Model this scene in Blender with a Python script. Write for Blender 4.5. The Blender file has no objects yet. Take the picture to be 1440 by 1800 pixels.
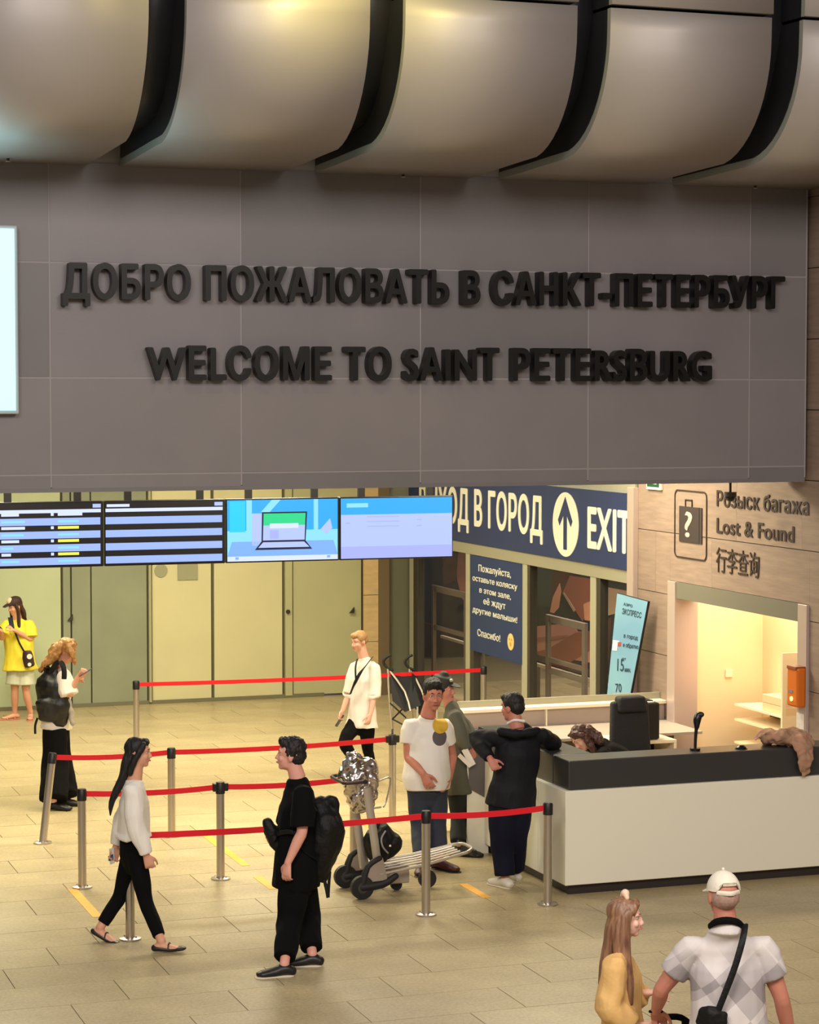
import bpy, bmesh, math, random
from mathutils import Vector as V, Matrix, noise
random.seed(7)
SC = bpy.context.scene
COL = SC.collection
# ---------------------------------------------------------------- camera
YAW = math.radians(19.3); PITCH = math.atan(205/3950); FPX = 3950.0
CAM = V((0, 0, 4.2))
Rv = V((math.cos(YAW), -math.sin(YAW), 0)); Fh = V((math.sin(YAW), math.cos(YAW), 0)); Zv = V((0, 0, 1))
Fv = Fh*math.cos(PITCH) - Zv*math.sin(PITCH); Uv = Fh*math.sin(PITCH) + Zv*math.cos(PITCH)
cd = bpy.data.cameras.new('camera'); cam = bpy.data.objects.new('camera', cd); COL.objects.link(cam)
cam.location = CAM; cam.rotation_euler = (math.pi/2 - PITCH, 0, -YAW)
cd.sensor_fit = 'HORIZONTAL'; cd.sensor_width = 36; cd.lens = FPX/1440*36; cd.clip_end = 200
SC.camera = cam
# ---------------------------------------------------------------- world, lights, exposure
SC.view_settings.view_transform = 'Standard'; SC.view_settings.look = 'None'
SC.view_settings.gamma = 1; SC.view_settings.use_curve_mapping = False; SC.view_settings.exposure = 0.0
w = bpy.data.worlds.new('world'); SC.world = w; w.use_nodes = True
w.node_tree.nodes['Background'].inputs[0].default_value = (1.0, 0.90, 0.82, 1)
w.node_tree.nodes['Background'].inputs[1].default_value = 0.27
def area(name, loc, size, power, color, rot=(0, 0, 0), shape='RECTANGLE', sy=None):
    l = bpy.data.lights.new(name, 'AREA'); l.energy = power; l.color = color; l.shape = shape
    l.size = size
    if sy: l.size_y = sy
    o = bpy.data.objects.new(name, l); COL.objects.link(o); o.location = loc; o.rotation_euler = rot
    return o
HALL = (1.0, 0.90, 0.64)
for i, (x, y) in enumerate([(3.2, 21.5), (6.2, 21.5), (8.9, 21.2), (3.6, 26), (7.2, 26)]):
    area('hall_light', (x, y, 4.45), 1.3, 222, HALL, sy=1.3)
area('concourse_light', (-1.0, 5.0, 8.6), 5.0, 840, (1.0, .92, .87), rot=(math.radians(48), 0, math.radians(-14)), sy=3)
area('concourse_light', (6.5, 4.5, 8.6), 5.0, 600, (1.0, .92, .85), rot=(math.radians(48), 0, math.radians(-5)), sy=3)
area('exit_hall_light', (10.75, 25.0, 4.5), .4, 330, (1.0, .9, .8), rot=(0, math.radians(-30), 0), sy=5)  # added fill, no visible fixture: brightens the printed board behind the glass
area('exit_hall_light', (12.6, 28.5, 4.5), 1.2, 200, (1.0, .88, .7), sy=3)  # second added fill, lifts the dark hall beyond the glass
area('booth_light', (10.95, 20.3, 2.5), .9, 46, (1.0, .84, .62), sy=1.5)
area('lightbox_glow', (1.4, 18.1, 5.0), 1.4, 26, (.72, .96, 1.0), rot=(math.radians(-130), 0, 0), sy=.6).data.spread = math.radians(150)
area('yellow_lamp', (5.0, 15.2, 7.5), .3, 26, (1.0, .84, .25), rot=(math.radians(80), 0, 0))

# ---------------------------------------------------------------- helpers
def ray(px, py): return Fv + Rv*((px-720)/FPX) + Uv*((900-py)/FPX)
def onz(px, py, z=0.0): r = ray(px, py); return CAM + r*((z-CAM.z)/r.z)
def onx(px, py, X): r = ray(px, py); return CAM + r*(X/r.x)
def ony(px, py, Y): r = ray(px, py); return CAM + r*(Y/r.y)
def ond(px, py, d): r = ray(px, py); return CAM + r*(d/r.dot(Fh))
def lin(c): return tuple(((v/255)/12.92 if v/255 <= .04045 else ((v/255+.055)/1.055)**2.4) for v in c)
MATS = {}
def mat(name, rgb, rough=.6, metal=0.0, emit=0, var=0.0, vscale=6.0, bump=0.0, bscale=30.0, spec=.5, rgb2=None, stretch=None, coat=0.0, alpha=None, trans=0.0):
    if name in MATS: return MATS[name]
    m = bpy.data.materials.new(name); m.use_nodes = True; nt = m.node_tree; b = nt.nodes['Principled BSDF']
    c = lin(rgb) + (1,)
    b.inputs['Base Color'].default_value = c; b.inputs['Roughness'].default_value = rough
    b.inputs['Metallic'].default_value = metal; b.inputs['Specular IOR Level'].default_value = spec
    b.inputs['Coat Weight'].default_value = coat
    if trans: b.inputs['Transmission Weight'].default_value = trans
    if alpha is not None: b.inputs['Alpha'].default_value = alpha
    if emit:
        b.inputs['Base Color'].default_value = (0, 0, 0, 1); b.inputs['Emission Color'].default_value = c; b.inputs['Emission Strength'].default_value = emit
    if var or bump:
        tc = nt.nodes.new('ShaderNodeTexCoord'); mp = nt.nodes.new('ShaderNodeMapping')
        nt.links.new(tc.outputs['Object'], mp.inputs[0])
        if stretch: mp.inputs['Scale'].default_value = stretch
        if var:
            n = nt.nodes.new('ShaderNodeTexNoise'); n.inputs['Scale'].default_value = vscale; n.inputs['Detail'].default_value = 5
            nt.links.new(mp.outputs[0], n.inputs[0])
            r = nt.nodes.new('ShaderNodeValToRGB'); r.color_ramp.elements[0].position = .3; r.color_ramp.elements[1].position = .7
            c2 = lin(rgb2) if rgb2 else tuple(v*(1-var) for v in c[:3])
            r.color_ramp.elements[0].color = tuple(c2)+(1,)
            r.color_ramp.elements[1].color = c if rgb2 else tuple(min(1, v*(1+var*.5)) for v in c[:3])+(1,)
            nt.links.new(n.outputs['Fac'], r.inputs[0]); nt.links.new(r.outputs[0], b.inputs['Base Color'])
        if bump:
            n2 = nt.nodes.new('ShaderNodeTexNoise'); n2.inputs['Scale'].default_value = bscale; n2.inputs['Detail'].default_value = 4
            nt.links.new(mp.outputs[0], n2.inputs[0])
            bp = nt.nodes.new('ShaderNodeBump'); bp.inputs['Strength'].default_value = bump; bp.inputs['Distance'].default_value = .02
            nt.links.new(n2.outputs['Fac'], bp.inputs['Height']); nt.links.new(bp.outputs[0], b.inputs['Normal'])
    MATS[name] = m
    return m
def link(name, me, m=None, parent=None, smooth=False):
    o = bpy.data.objects.new(name, me); COL.objects.link(o)
    if m is not None: me.materials.append(m)
    if smooth: me.polygons.foreach_set('use_smooth', [True]*len(me.polygons))
    if parent is not None: setpar(o, parent)
    return o
def wm(o):
    return (wm(o.parent) @ o.matrix_parent_inverse @ o.matrix_basis) if o.parent else o.matrix_basis.copy()
def setpar(o, p): o.parent = p; o.matrix_parent_inverse = wm(p).inverted()
def tag(o, label=None, cat=None, group=None, kind=None):
    if label: o['label'] = label
    if cat: o['category'] = cat
    if group: o['group'] = group
    if kind: o['kind'] = kind
    return o
def empty(name, loc, label=None, cat=None, group=None, kind=None):
    o = bpy.data.objects.new(name, None); COL.objects.link(o); o.location = loc; o.empty_display_size = .1
    return tag(o, label, cat, group, kind)
class MB:
    def __init__(s): s.v = []; s.f = []
    def add(s, vs, fs):
        k = len(s.v); s.v += [tuple(v) for v in vs]; s.f += [tuple(i+k for i in f) for f in fs]; return s
    def quad(s, a, b, c, d): return s.add([a, b, c, d], [(0, 1, 2, 3)])
    def box(s, a, b, bev=0.0):
        x0, y0, z0 = [min(a[i], b[i]) for i in range(3)]; x1, y1, z1 = [max(a[i], b[i]) for i in range(3)]
        return s.obox(V(((x0+x1)/2, (y0+y1)/2, (z0+z1)/2)), V((1, 0, 0)), V((0, 1, 0)), V((0, 0, 1)), (x1-x0)/2, (y1-y0)/2, (z1-z0)/2, bev)
    def obox(s, c, ex, ey, ez, hx, hy, hz, bev=0.0):
        c = V(c)
        if bev <= 0:
            vs = [c+ex*(hx*i)+ey*(hy*j)+ez*(hz*k) for k in (-1, 1) for j in (-1, 1) for i in (-1, 1)]
            return s.add(vs, [(0, 2, 3, 1), (4, 5, 7, 6), (0, 1, 5, 4), (2, 6, 7, 3), (0, 4, 6, 2), (1, 3, 7, 5)])
        bev = min(bev, hx*.9, hy*.9, hz*.9)
        bm = bmesh.new(); bmesh.ops.create_cube(bm, size=2)
        for v in bm.verts: v.co = V((v.co.x*hx, v.co.y*hy, v.co.z*hz))
        bmesh.ops.bevel(bm, geom=list(bm.edges), offset=bev, segments=2, affect='EDGES', profile=.5)
        bm.verts.ensure_lookup_table()
        s.add([c+ex*v.co.x+ey*v.co.y+ez*v.co.z for v in bm.verts], [[v.index for v in f.verts] for f in bm.faces]); bm.free(); return s
    def prism(s, pts, n):   # polygon pts (3D) extruded by vector n
        k = len(pts); n = V(n); pts = [V(p) for p in pts]
        fs = [tuple(range(k))[::-1], tuple(range(k, 2*k))] + [(i, (i+1) % k, k+(i+1) % k, k+i) for i in range(k)]
        return s.add(pts+[p+n for p in pts], fs)
    def tube(s, pts, rad, side=None, asp=1.0, seg=10, sub=1, cap='flat'):
        """tube along pts; rad number or list; asp = depth radius / side radius (number or list)"""
        P = [V(p) for p in pts]; n = len(P)
        Rr = rad if isinstance(rad, (list, tuple)) else [rad]*n
        A = asp if isinstance(asp, (list, tuple)) else [asp]*n
        if isinstance(side, (list, tuple)): S = [V(x) for x in side]
        else: S = [V(side)]*n if side is not None else [None]*n
        if sub > 1 and n > 2:
            NP, NR, NA, NS = [], [], [], []
            for i in range(n-1):
                p0 = P[max(i-1, 0)]; p1 = P[i]; p2 = P[i+1]; p3 = P[min(i+2, n-1)]
                for j in range(sub):
                    t = j/sub
                    NP.append(.5*((2*p1)+(p2-p0)*t+(2*p0-5*p1+4*p2-p3)*t*t+(3*p1-p0-3*p2+p3)*t**3))
                    u = t*t*(3-2*t)
                    NR.append(Rr[i]*(1-u)+Rr[i+1]*u); NA.append(A[i]*(1-u)+A[i+1]*u)
                    NS.append(None if S[i] is None else S[i].lerp(S[i+1], t))
            NP.append(P[-1]); NR.append(Rr[-1]); NA.append(A[-1]); NS.append(S[-1])
            P, Rr, A, S = NP, NR, NA, NS; n = len(P)
        if cap == 'round':
            t0 = (P[0]-P[1]).normalized(); t1 = (P[-1]-P[-2]).normalized(); q0 = Rr[0]*min(1, A[0]); q1 = Rr[-1]*min(1, A[-1])
            a = [(.92, .45), (.6, .8)]
            P = [P[0]+t0*q0*a[1][1], P[0]+t0*q0*a[0][1]*.85]+P+[P[-1]+t1*q1*a[0][1]*.85, P[-1]+t1*q1*a[1][1]]
            Rr = [Rr[0]*.55, Rr[0]*.88]+Rr+[Rr[-1]*.88, Rr[-1]*.55]; A = [A[0]]*2+A+[A[-1]]*2; S = [S[0]]*2+S+[S[-1]]*2; n += 4
        last = None; rings = []
        for i in range(n):
            t = (P[min(i+1, n-1)]-P[max(i-1, 0)])
            t = t.normalized() if t.length > 1e-7 else V((0, 0, 1))
            sd = S[i] if S[i] is not None else (last if last is not None else (V((0, 0, 1)) if abs(t.z) < .9 else V((1, 0, 0))))
            sd = sd - t*sd.dot(t)
            if sd.length < 1e-5: sd = t.orthogonal()
            sd.normalize(); last = sd; od = t.cross(sd)
            rings.append([P[i]+sd*(math.cos(2*math.pi*k/seg)*Rr[i])+od*(math.sin(2*math.pi*k/seg)*Rr[i]*A[i]) for k in range(seg)])
        vs = [v for r in rings for v in r]
        fs = [(i*seg+k, i*seg+(k+1) % seg, (i+1)*seg+(k+1) % seg, (i+1)*seg+k) for i in range(n-1) for k in range(seg)]
        fs += [tuple(range(seg))[::-1], tuple((n-1)*seg+k for k in range(seg))]
        return s.add(vs, fs)
    def cyl(s, a, b, r, seg=20): return s.tube([a, b], r, seg=seg)
    def ell(s, c, ex, ey, ez, seg=12, rg=8):   # ellipsoid; ex,ey,ez are vectors including radii
        c = V(c); vs = [c+ez]
        for i in range(1, rg):
            th = math.pi*i/rg
            vs += [c+ez*math.cos(th)+ex*(math.sin(th)*math.cos(2*math.pi*k/seg))+ey*(math.sin(th)*math.sin(2*math.pi*k/seg)) for k in range(seg)]
        vs.append(c-ez); L = len(vs)-1
        fs = [(0, 1+k, 1+(k+1) % seg) for k in range(seg)]
        fs += [(1+(i-1)*seg+k, 1+i*seg+k, 1+i*seg+(k+1) % seg, 1+(i-1)*seg+(k+1) % seg) for i in range(1, rg-1) for k in range(seg)]
        fs += [(L, 1+(rg-2)*seg+(k+1) % seg, 1+(rg-2)*seg+k) for k in range(seg)]
        return s.add(vs, fs)
    def sph(s, c, r, seg=12, rg=8): return s.ell(c, V((r, 0, 0)), V((0, r, 0)), V((0, 0, r)), seg, rg)
    def mesh(s, name='mesh'):
        me = bpy.data.meshes.new(name); me.from_pydata(s.v, [], s.f); me.validate()
        bm = bmesh.new(); bm.from_mesh(me); bmesh.ops.recalc_face_normals(bm, faces=bm.faces); bm.to_mesh(me); bm.free(); return me
    def build(s, name, m, parent=None, smooth=False, **kw):
        o = link(name, s.mesh(name), m, parent)
        if smooth:
            o.data.polygons.foreach_set('use_smooth', [True]*len(o.data.polygons))
            try: o.data.set_sharp_from_angle(angle=math.radians(40))
            except Exception: pass
        return tag(o, **kw)
# blobs: overlapping solids fused by a voxel remesh, baked at the end in one go
PENDING = []
def blob(name, mb, m, parent=None, vox=.01, sm=4, amp=0.0, scale=8.0, stretch=(1, 1, 1), extra=None, **kw):
    o = link(name, mb.mesh(name), m, parent); tag(o, **kw)
    r = o.modifiers.new('r', 'REMESH'); r.mode = 'VOXEL'; r.voxel_size = vox; r.use_smooth_shade = True
    if sm:
        q = o.modifiers.new('s', 'SMOOTH'); q.factor = .5; q.iterations = sm
    PENDING.append((o, amp, scale, stretch, extra)); return o
def finalize():
    bpy.context.view_layer.update(); dg = bpy.context.evaluated_depsgraph_get()
    for o, amp, scale, st, extra in PENDING:
        me = bpy.data.meshes.new_from_object(o.evaluated_get(dg)); old = o.data
        o.modifiers.clear(); o.data = me
        if amp or extra:
            n = len(me.vertices); nr = [v.normal.copy() for v in me.vertices]; off = V(((len(o.name)*7+sum(map(ord, o.name))) % 97*.37, 3.1, 7.7))
            for v, nn in zip(me.vertices, nr):
                c = v.co; d = 0
                if amp:
                    p = V((c.x*st[0], c.y*st[1], c.z*st[2]))*scale+off
                    q = noise.noise(p); d += amp*(q*1.0+.5*noise.noise(p*2.3)+ .6*(.3-abs(noise.noise(p*1.4+V((5, 5, 5))))*1.5))
                if extra: d += extra(c, nn)
                v.co = c+nn*d
        me.polygons.foreach_set('use_smooth', [True]*len(me.polygons)); me.update()
# ---------------------------------------------------------------- text
from mathutils.geometry import delaunay_2d_cdt
def loops(s):
    """closed outlines of a text, as lists of 2D points"""
    c = bpy.data.curves.new('lettering', 'FONT'); c.body = s; c.resolution_u = 4; c.fill_mode = 'NONE'
    o = bpy.data.objects.new('lettering', c); COL.objects.link(o); bpy.context.view_layer.update()
    me = bpy.data.meshes.new_from_object(o.evaluated_get(bpy.context.evaluated_depsgraph_get())); bpy.data.objects.remove(o)
    nb = {}
    for e in me.edges:
        p, q = e.vertices; nb.setdefault(p, []).append(q); nb.setdefault(q, []).append(p)
    seen = set(); out = []
    for v in sorted(nb):
        if v in seen: continue
        L = [v]; seen.add(v); cur = v
        while True:
            n = [k for k in nb[cur] if k not in seen]
            if not n: break
            n = [k for k in n if k == cur+1] or n
            cur = n[0]; seen.add(cur); L.append(cur)
        P = []
        for k in L:
            q = (me.vertices[k].co.x, me.vertices[k].co.y)
            if not P or abs(q[0]-P[-1][0])+abs(q[1]-P[-1][1]) > 1e-5: P.append(q)
        if len(P) > 2: out.append(P)
    return out
def sarea(P): return sum(P[i][0]*P[(i+1) % len(P)][1]-P[(i+1) % len(P)][0]*P[i][1] for i in range(len(P)))/2
def inside(p, P):
    r = False
    for i in range(len(P)):
        a, b = P[i], P[i-1]
        if (a[1] > p[1]) != (b[1] > p[1]) and p[0] < (b[0]-a[0])*(p[1]-a[1])/(b[1]-a[1])+a[0]: r = not r
    return r
GL = {}; ADV = {}
def wind(p, P):
    w_ = 0
    for i in range(len(P)):
        a, b = P[i-1], P[i]
        if (a[1] > p[1]) != (b[1] > p[1]):
            x = (b[0]-a[0])*(p[1]-a[1])/(b[1]-a[1])+a[0]
            if x > p[0]: w_ += 1 if b[1] > a[1] else -1
    return w_
def glyph(ch, off):
    """filled outline of one character, emboldened by uniting shifted copies: (points, triangles, boundary edges)"""
    if (ch, off) in GL: return GL[ch, off]
    L0 = loops(ch); ds = [(0, 0)]
    if off > .001: ds += [(off*math.cos(a), off*.75*math.sin(a)) for a in [math.pi/4*k for k in range(8)]]
    Ls = [[(x+dx, y+dy) for x, y in P] for dx, dy in ds for P in L0]
    vs = []; es = []
    for P in Ls:
        k = len(vs); vs += [V(p) for p in P]; es += [(k+i, k+(i+1) % len(P)) for i in range(len(P))]
    r = delaunay_2d_cdt(vs, es, [], 0, 1e-5)
    pts = [(v.x, v.y) for v in r[0]]; tri = []
    for f in r[2]:
        c = (sum(pts[k][0] for k in f)/3, sum(pts[k][1] for k in f)/3)
        if sum(wind(c, P) for P in Ls) != 0: tri.append(tuple(f))
    cnt = {}
    for f in tri:
        for i in range(3): cnt[f[i], f[(i+1) % 3]] = 1
    bd = [e for e in cnt if (e[1], e[0]) not in cnt]
    GL[ch, off] = (pts, tri, bd); return GL[ch, off]
def width(s): xs = [p[0] for P in loops(s) for p in P]; return max(xs)-min(xs)
def adv(ch):
    if ch not in ADV: ADV[ch] = width('H'+ch+'H')-width('HH')
    return ADV[ch]
def gsolid(mb, ch, x, off):
    pts, tri, bd = glyph(ch, off); n = len(pts)
    mb.add([(p[0]+x, p[1], z) for z in (.5, -.5) for p in pts], [tuple(t) for t in tri]+[tuple(n+k for k in t[::-1]) for t in tri]+[(e[1], e[0], n+e[0], n+e[1]) for e in bd])
def place(mb, org, ex, ey, en, sx, sy, ox, dz): mb.v = [tuple(org+ex*((x-ox)*sx)+ey*(y*sy)+en*(z*dz)) for x, y, z in mb.v]; return mb
def text_line(s, org, ex, ey, en, width_, capheight, m, parent, name='lettering', depth=.004, offset=.0, label=None):
    """one line of small text as one mesh; org is the left end of its baseline"""
    mb = MB(); x = 0
    for ch in s:
        if ch != ' ': gsolid(mb, ch, x, offset)
        x += adv(ch)+offset
    xs = [v[0] for v in mb.v]; x0 = min(xs); place(mb, V(org)+V(en)*(depth/2), V(ex), V(ey), V(en), width_/(max(xs)-x0), capheight/.70, x0, depth)
    o = mb.build(name, m, parent)
    if label: o['label'] = label
    return o
def text_letters(s, org, ex, ey, en, width_, capheight, m, parent, depth=.1, offset=.02):
    """one mesh per glyph; the glyph is thickened by fusing slightly shifted copies"""
    x = 0; items = []
    for ch in s:
        if ch != ' ': items.append((ch, x))
        x += adv(ch)+offset*1.2
    sx = width_/x
    for ch, x in items:
        mb = MB(); gsolid(mb, ch, 0, offset)
        place(mb, V(org)+V(en)*(depth/2), V(ex), V(ey), V(en), sx, capheight/.70, -x, depth); mb.build('letter', m, parent)
EX, EY, EZ = V((1, 0, 0)), V((0, 1, 0)), V((0, 0, 1))
# ================================================================ SETTING
XW = 10.4      # plane of the right-hand stone wall and glass front
YB = 29.9      # far end of the arrivals hall
YF = 18.44     # face of the big bulkhead
# ---- floor of stone tiles
m_joint = mat('joint_grout', (134, 121, 94), .8)
def stone(name, a, b, seed):
    m = mat(name, a, .34, var=.12, vscale=2.2, rgb2=b, spec=.4)
    nt = m.node_tree; bs = nt.nodes['Principled BSDF']
    r = [n for n in nt.nodes if n.type == 'VALTORGB'][0]
    tc = [n for n in nt.nodes if n.type == 'TEX_COORD'][0]
    n = nt.nodes.new('ShaderNodeTexNoise'); n.inputs['Scale'].default_value = 38; n.inputs['Detail'].default_value = 8; n.inputs['Roughness'].default_value = .75
    nt.links.new(tc.outputs['Object'], n.inputs[0])
    mr = nt.nodes.new('ShaderNodeMapRange'); mr.inputs[1].default_value = .3; mr.inputs[2].default_value = .7; mr.inputs[3].default_value = .66; mr.inputs[4].default_value = 1.2
    nt.links.new(n.outputs['Fac'], mr.inputs[0])
    mx = nt.nodes.new('ShaderNodeMix'); mx.data_type = 'RGBA'; mx.blend_type = 'MULTIPLY'; mx.inputs[0].default_value = 1
    nt.links.new(r.outputs[0], mx.inputs[6]); nt.links.new(mr.outputs[0], mx.inputs[7]); nt.links.new(mx.outputs[2], bs.inputs['Base Color'])
    return m
tiles = [stone('floor_stone_a', (190, 173, 134), (170, 154, 118), 1), stone('floor_stone_b', (186, 169, 131), (166, 150, 115), 2), stone('floor_stone_c', (194, 177, 138), (172, 156, 120), 3)]
floor = MB().box((-16, -6, -.3), (18, 36, -.02)).build('floor', m_joint, kind='structure')
TX, TY = 1.12, .55
near = []; rest = MB(); base_tile = {}
def inframe(x, y):
    p = V((x, y, 0))-CAM; d = p.dot(Fv)
    if d < 1: return False
    return -60 < 720+p.dot(Rv)/d*FPX < 1500 and 1100 < 900-p.dot(Uv)/d*FPX < 1870
cand = []
iy = 0; y = -5.67+.0
while y < YB+.4:
    off = (iy*.37 % 1)*TX; x = -8+off
    while x < 12.6:
        vis = any(inframe(x+a*TX, y+b*TY) for a in (0, .5, 1) for b in (0, .5, 1))
        cand.append((vis and y > 12.5 and y < YB and x < XW, x, y)); x += TX
    y += TY; iy += 1
tm = []
for k in range(3):
    me = MB().box((.003, .003, -.02), (TX-.003, TY-.003, 0)).mesh('tile'); me.materials.append(tiles[k]); tm.append(me)
nvis = 0
for vis, x, y in cand:
    if vis and nvis < 300:
        o = bpy.data.objects.new('stone_tile', random.choice(tm)); COL.objects.link(o); o.location = (x, y, random.uniform(-.0012, 0)); setpar2 = o
        o.parent = floor; nvis += 1
    else: rest.box((x+.004, y+.004, -.02), (x+TX-.004, y+TY-.004, -.0005))
rest.build('stone_tiles_beyond', tiles[1], floor, kind='stuff')
print('TILES', nvis)
m_tape = mat('yellow_tape', (236, 170, 44), .5, var=.1, vscale=14)
def tape(p, q, label):
    a = onz(*p); b = onz(*q); x = (a.x+b.x)/2
    mb = MB(); mb.box((x-.04, min(a.y, b.y), 0.0), (x+.04, max(a.y, b.y), .002))
    tag(mb.build('floor_tape', m_tape), label, 'tape', 'yellow floor tape strips')
tape((127, 1563), (172, 1612), 'yellow tape strip on the floor below the second-row front left stanchion')
tape((362, 1468), (432, 1522), 'yellow tape strip on the floor running behind the middle stanchion')
tape((454, 1541), (480, 1563), 'short yellow tape strip on the floor just left of the person in black')
tape((640, 1446), (668, 1463), 'small yellow tape strip on the floor above the black bag on the cart')
tape((815, 1554), (856, 1578), 'yellow tape strip on the floor left of the white sneaker at the counter')
# ---- bulkhead with panels
m_panel = [mat('bulkhead_panel_a', (120, 115, 117), .42, var=.06, vscale=1.4, bump=.03, bscale=60), mat('bulkhead_panel_b', (114, 110, 112), .45, var=.07, vscale=1.1, bump=.03, bscale=60), mat('bulkhead_panel_c', (125, 119, 122), .40, var=.06, vscale=1.7, bump=.03, bscale=60)]
m_darkgap = mat('dark_gap', (30, 29, 30), .8)
m_seam = mat('bulkhead_seam', (148, 142, 142), .5)
bulk = MB().box((-8, YF+.005, 3.44), (XW-.05, YF+.5, 6.6)).build('wall_bulkhead', m_seam, kind='structure')
xs = [-8.0, -6.35, -4.74, -3.12, -1.5, .11, 1.72, 3.33, 4.95, 6.56, 8.15, 9.76, XW-.06]
zs = [3.42, 3.545, 4.345, 5.29, 6.12]
for j in range(4):
    for i in range(len(xs)-1):
        g = .007 if i > 5 and j < 4 else .005
        MB().box((xs[i]+g, YF+random.uniform(0, .002), zs[j]+g), (xs[i+1]-g, YF+.03, zs[j+1]-g)).build('wall_panel', m_panel[(i*2+j*5+i*j) % 3], bulk)
MB().box((-8, YF+.0, 3.40), (XW-.06, YF+.5, 3.435)).build('bottom_trim', m_panel[1], bulk)
# ---- curved metal soffit made of broad panels with dark slots
m_cm = mat('pearl_metal_panel', (168, 161, 157), .5, metal=.3, var=.04, vscale=.8)
m_edge = mat('panel_edge_grey', (150, 152, 146), .45)
m_slot = mat('slot_dark', (40, 40, 43), .45, var=.3, vscale=2)
prof = [(YF+.05, 6.09), (17.9, 6.10), (17.3, 6.115)]
cy, cz, r = 17.02, 7.04, .94
for k in range(1, 13):
    a = math.radians(-90+(-90)*k/12); 
    prof.append((17.02+.93*math.cos(a)*1.0 if k else 17.02, 7.04+.925*math.sin(a)))
prof += [(16.085, 7.2)]
prof2 = [(16.06, 7.225), (16.05, 7.6), (16.06, 8.2), (16.09, 9.2)]
def ext(pr, x0, x1, th=.10, name='ceiling_panel', m=None, par=None, edge=True):
    mb = MB(); n = len(pr); inn = []
    for i in range(n):
        a = V((0,)+pr[max(i-1, 0)]); b = V((0,)+pr[min(i+1, n-1)]); t = (b-a).normalized(); nn = V((0, -t.z, t.y))
        if nn.y < 0 or (abs(nn.y) < .3 and nn.z < 0): nn = -nn
        c = V((0,)+pr[i])+nn*th; inn.append((c.y, c.z))
    def P(x, q): return (x, q[0], q[1])
    vs = [P(x0, q) for q in pr]+[P(x1, q) for q in pr]+[P(x0, q) for q in inn]+[P(x1, q) for q in inn]
    fs = []; mi = []
    for i in range(n-1):
        fs += [(i, i+1, n+i+1, n+i), (2*n+i, 3*n+i, 3*n+i+1, 2*n+i+1), (i, 2*n+i, 2*n+i+1, i+1), (n+i, n+i+1, 3*n+i+1, 3*n+i)]; mi += [0, 1, 1, 1]
    fs += [(0, n, 3*n, 2*n), (n-1, 3*n-1, 4*n-1, 2*n-1)]; mi += [1, 1]
    mb.add(vs, fs); me = bpy.data.meshes.new(name); me.from_pydata(mb.v, [], mb.f); me.materials.append(m or m_cm); me.materials.append(m_edge)
    me.polygons.foreach_set('material_index', mi); me.polygons.foreach_set('use_smooth', [k == 0 for k in mi])
    o = link(name, me, None, par); return o
ceil = empty('ceiling', (5, 16.5, 6.1), kind='structure')
edges = []
k = -7
x = 3.64-1.683*6
slots = []
while x < 11: slots.append(x); x += 1.683
for i, s in enumerate(slots):
    x1 = s; x0 = s-1.683+.28
    if x1 > XW-.02 and x0 < XW-.02: x1 = XW-.02
    if x0 > XW: continue
    for pr in (prof, prof2):
        ext(pr, x0, x1, .06, par=ceil)
        ext([(a+.06*min(1, max(0, (17.6-a)/1.2)), b+.05 if b < 6.9 else b) for a, b in pr], x0+.004, x1-.004, .42, 'panel_backing', m_slot, ceil).data.materials[1] = m_slot
    if s < XW-.1:   # slot lining
        back = [(min(a+.26, YF+.04) if b > 6.3 else a, b+.22 if b < 6.5 else b) for a, b in prof]
        back = [(YF+.05, 6.30), (17.4, 6.32), (17.1, 6.36), (16.9, 6.44), (16.72, 6.6), (16.6, 6.8), (16.5, 7.04), (16.46, 7.2), (16.45, 9.2)]
        ext(back, s-.02, s+.30, .03, 'slot_lining', m_slot, ceil).data.materials[1] = m_slot
MB().box((-8, 17.5, 6.6), (XW+.3, YF+.6, 6.7)).build('soffit_backing', m_slot, ceil)
MB().box((-8, 16.75, 6.9), (XW+.3, 16.8, 9.2)).build('soffit_backing', m_slot, ceil)
# ---- back hall ceiling (seen by light only)
MB().box((-8, YF+.5, 4.7), (XW+.4, YB+.4, 4.8)).build('ceiling', mat('white_ceiling', (210, 205, 190), .8), kind='structure')
# ---- right wall in stone panels with the lost-property hatch
m_st = [mat('wall_stone_a', (152, 130, 116), .62, var=.16, vscale=5, rgb2=(132, 113, 101), stretch=(1, .6, 5), bump=.08, bscale=20), mat('wall_stone_b', (148, 127, 113), .62, var=.16, vscale=4, rgb2=(130, 111, 99), stretch=(1, .6, 6), bump=.08, bscale=20)]
ya = onx(1178, 1022, XW).y; yb = onx(1423, 1070, XW).y       # hatch: far / near edge (frame outside)
HT = 2.25
YC = 22.20                                                    # stone wall starts here; beyond it the glass front
mb = MB(); mb.box((XW+.02, 6, -.02), (XW+.2, yb, 9.2)); mb.box((XW+.02, ya, -.02), (XW+.2, YC, 9.2)); mb.box((XW+.02, yb, HT), (XW+.2, ya, 9.2)); mb.box((XW+.02, yb, -.02), (XW+.2, ya, .0))
wr = mb.build('wall_right', mat('stone_joint', (58, 48, 42), .8), kind='structure')
def wallpanel(y0, y1, z0, z1, m):
    if y1-y0 < .02 or z1-z0 < .02: return
    MB().box((XW+random.uniform(0, .002), y0+.0012, z0+.004), (XW+.02, y1-.0012, z1-.004)).build('stone_panel', m, wr)
zrow = [-.52+.655*i for i in range(15)]
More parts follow.
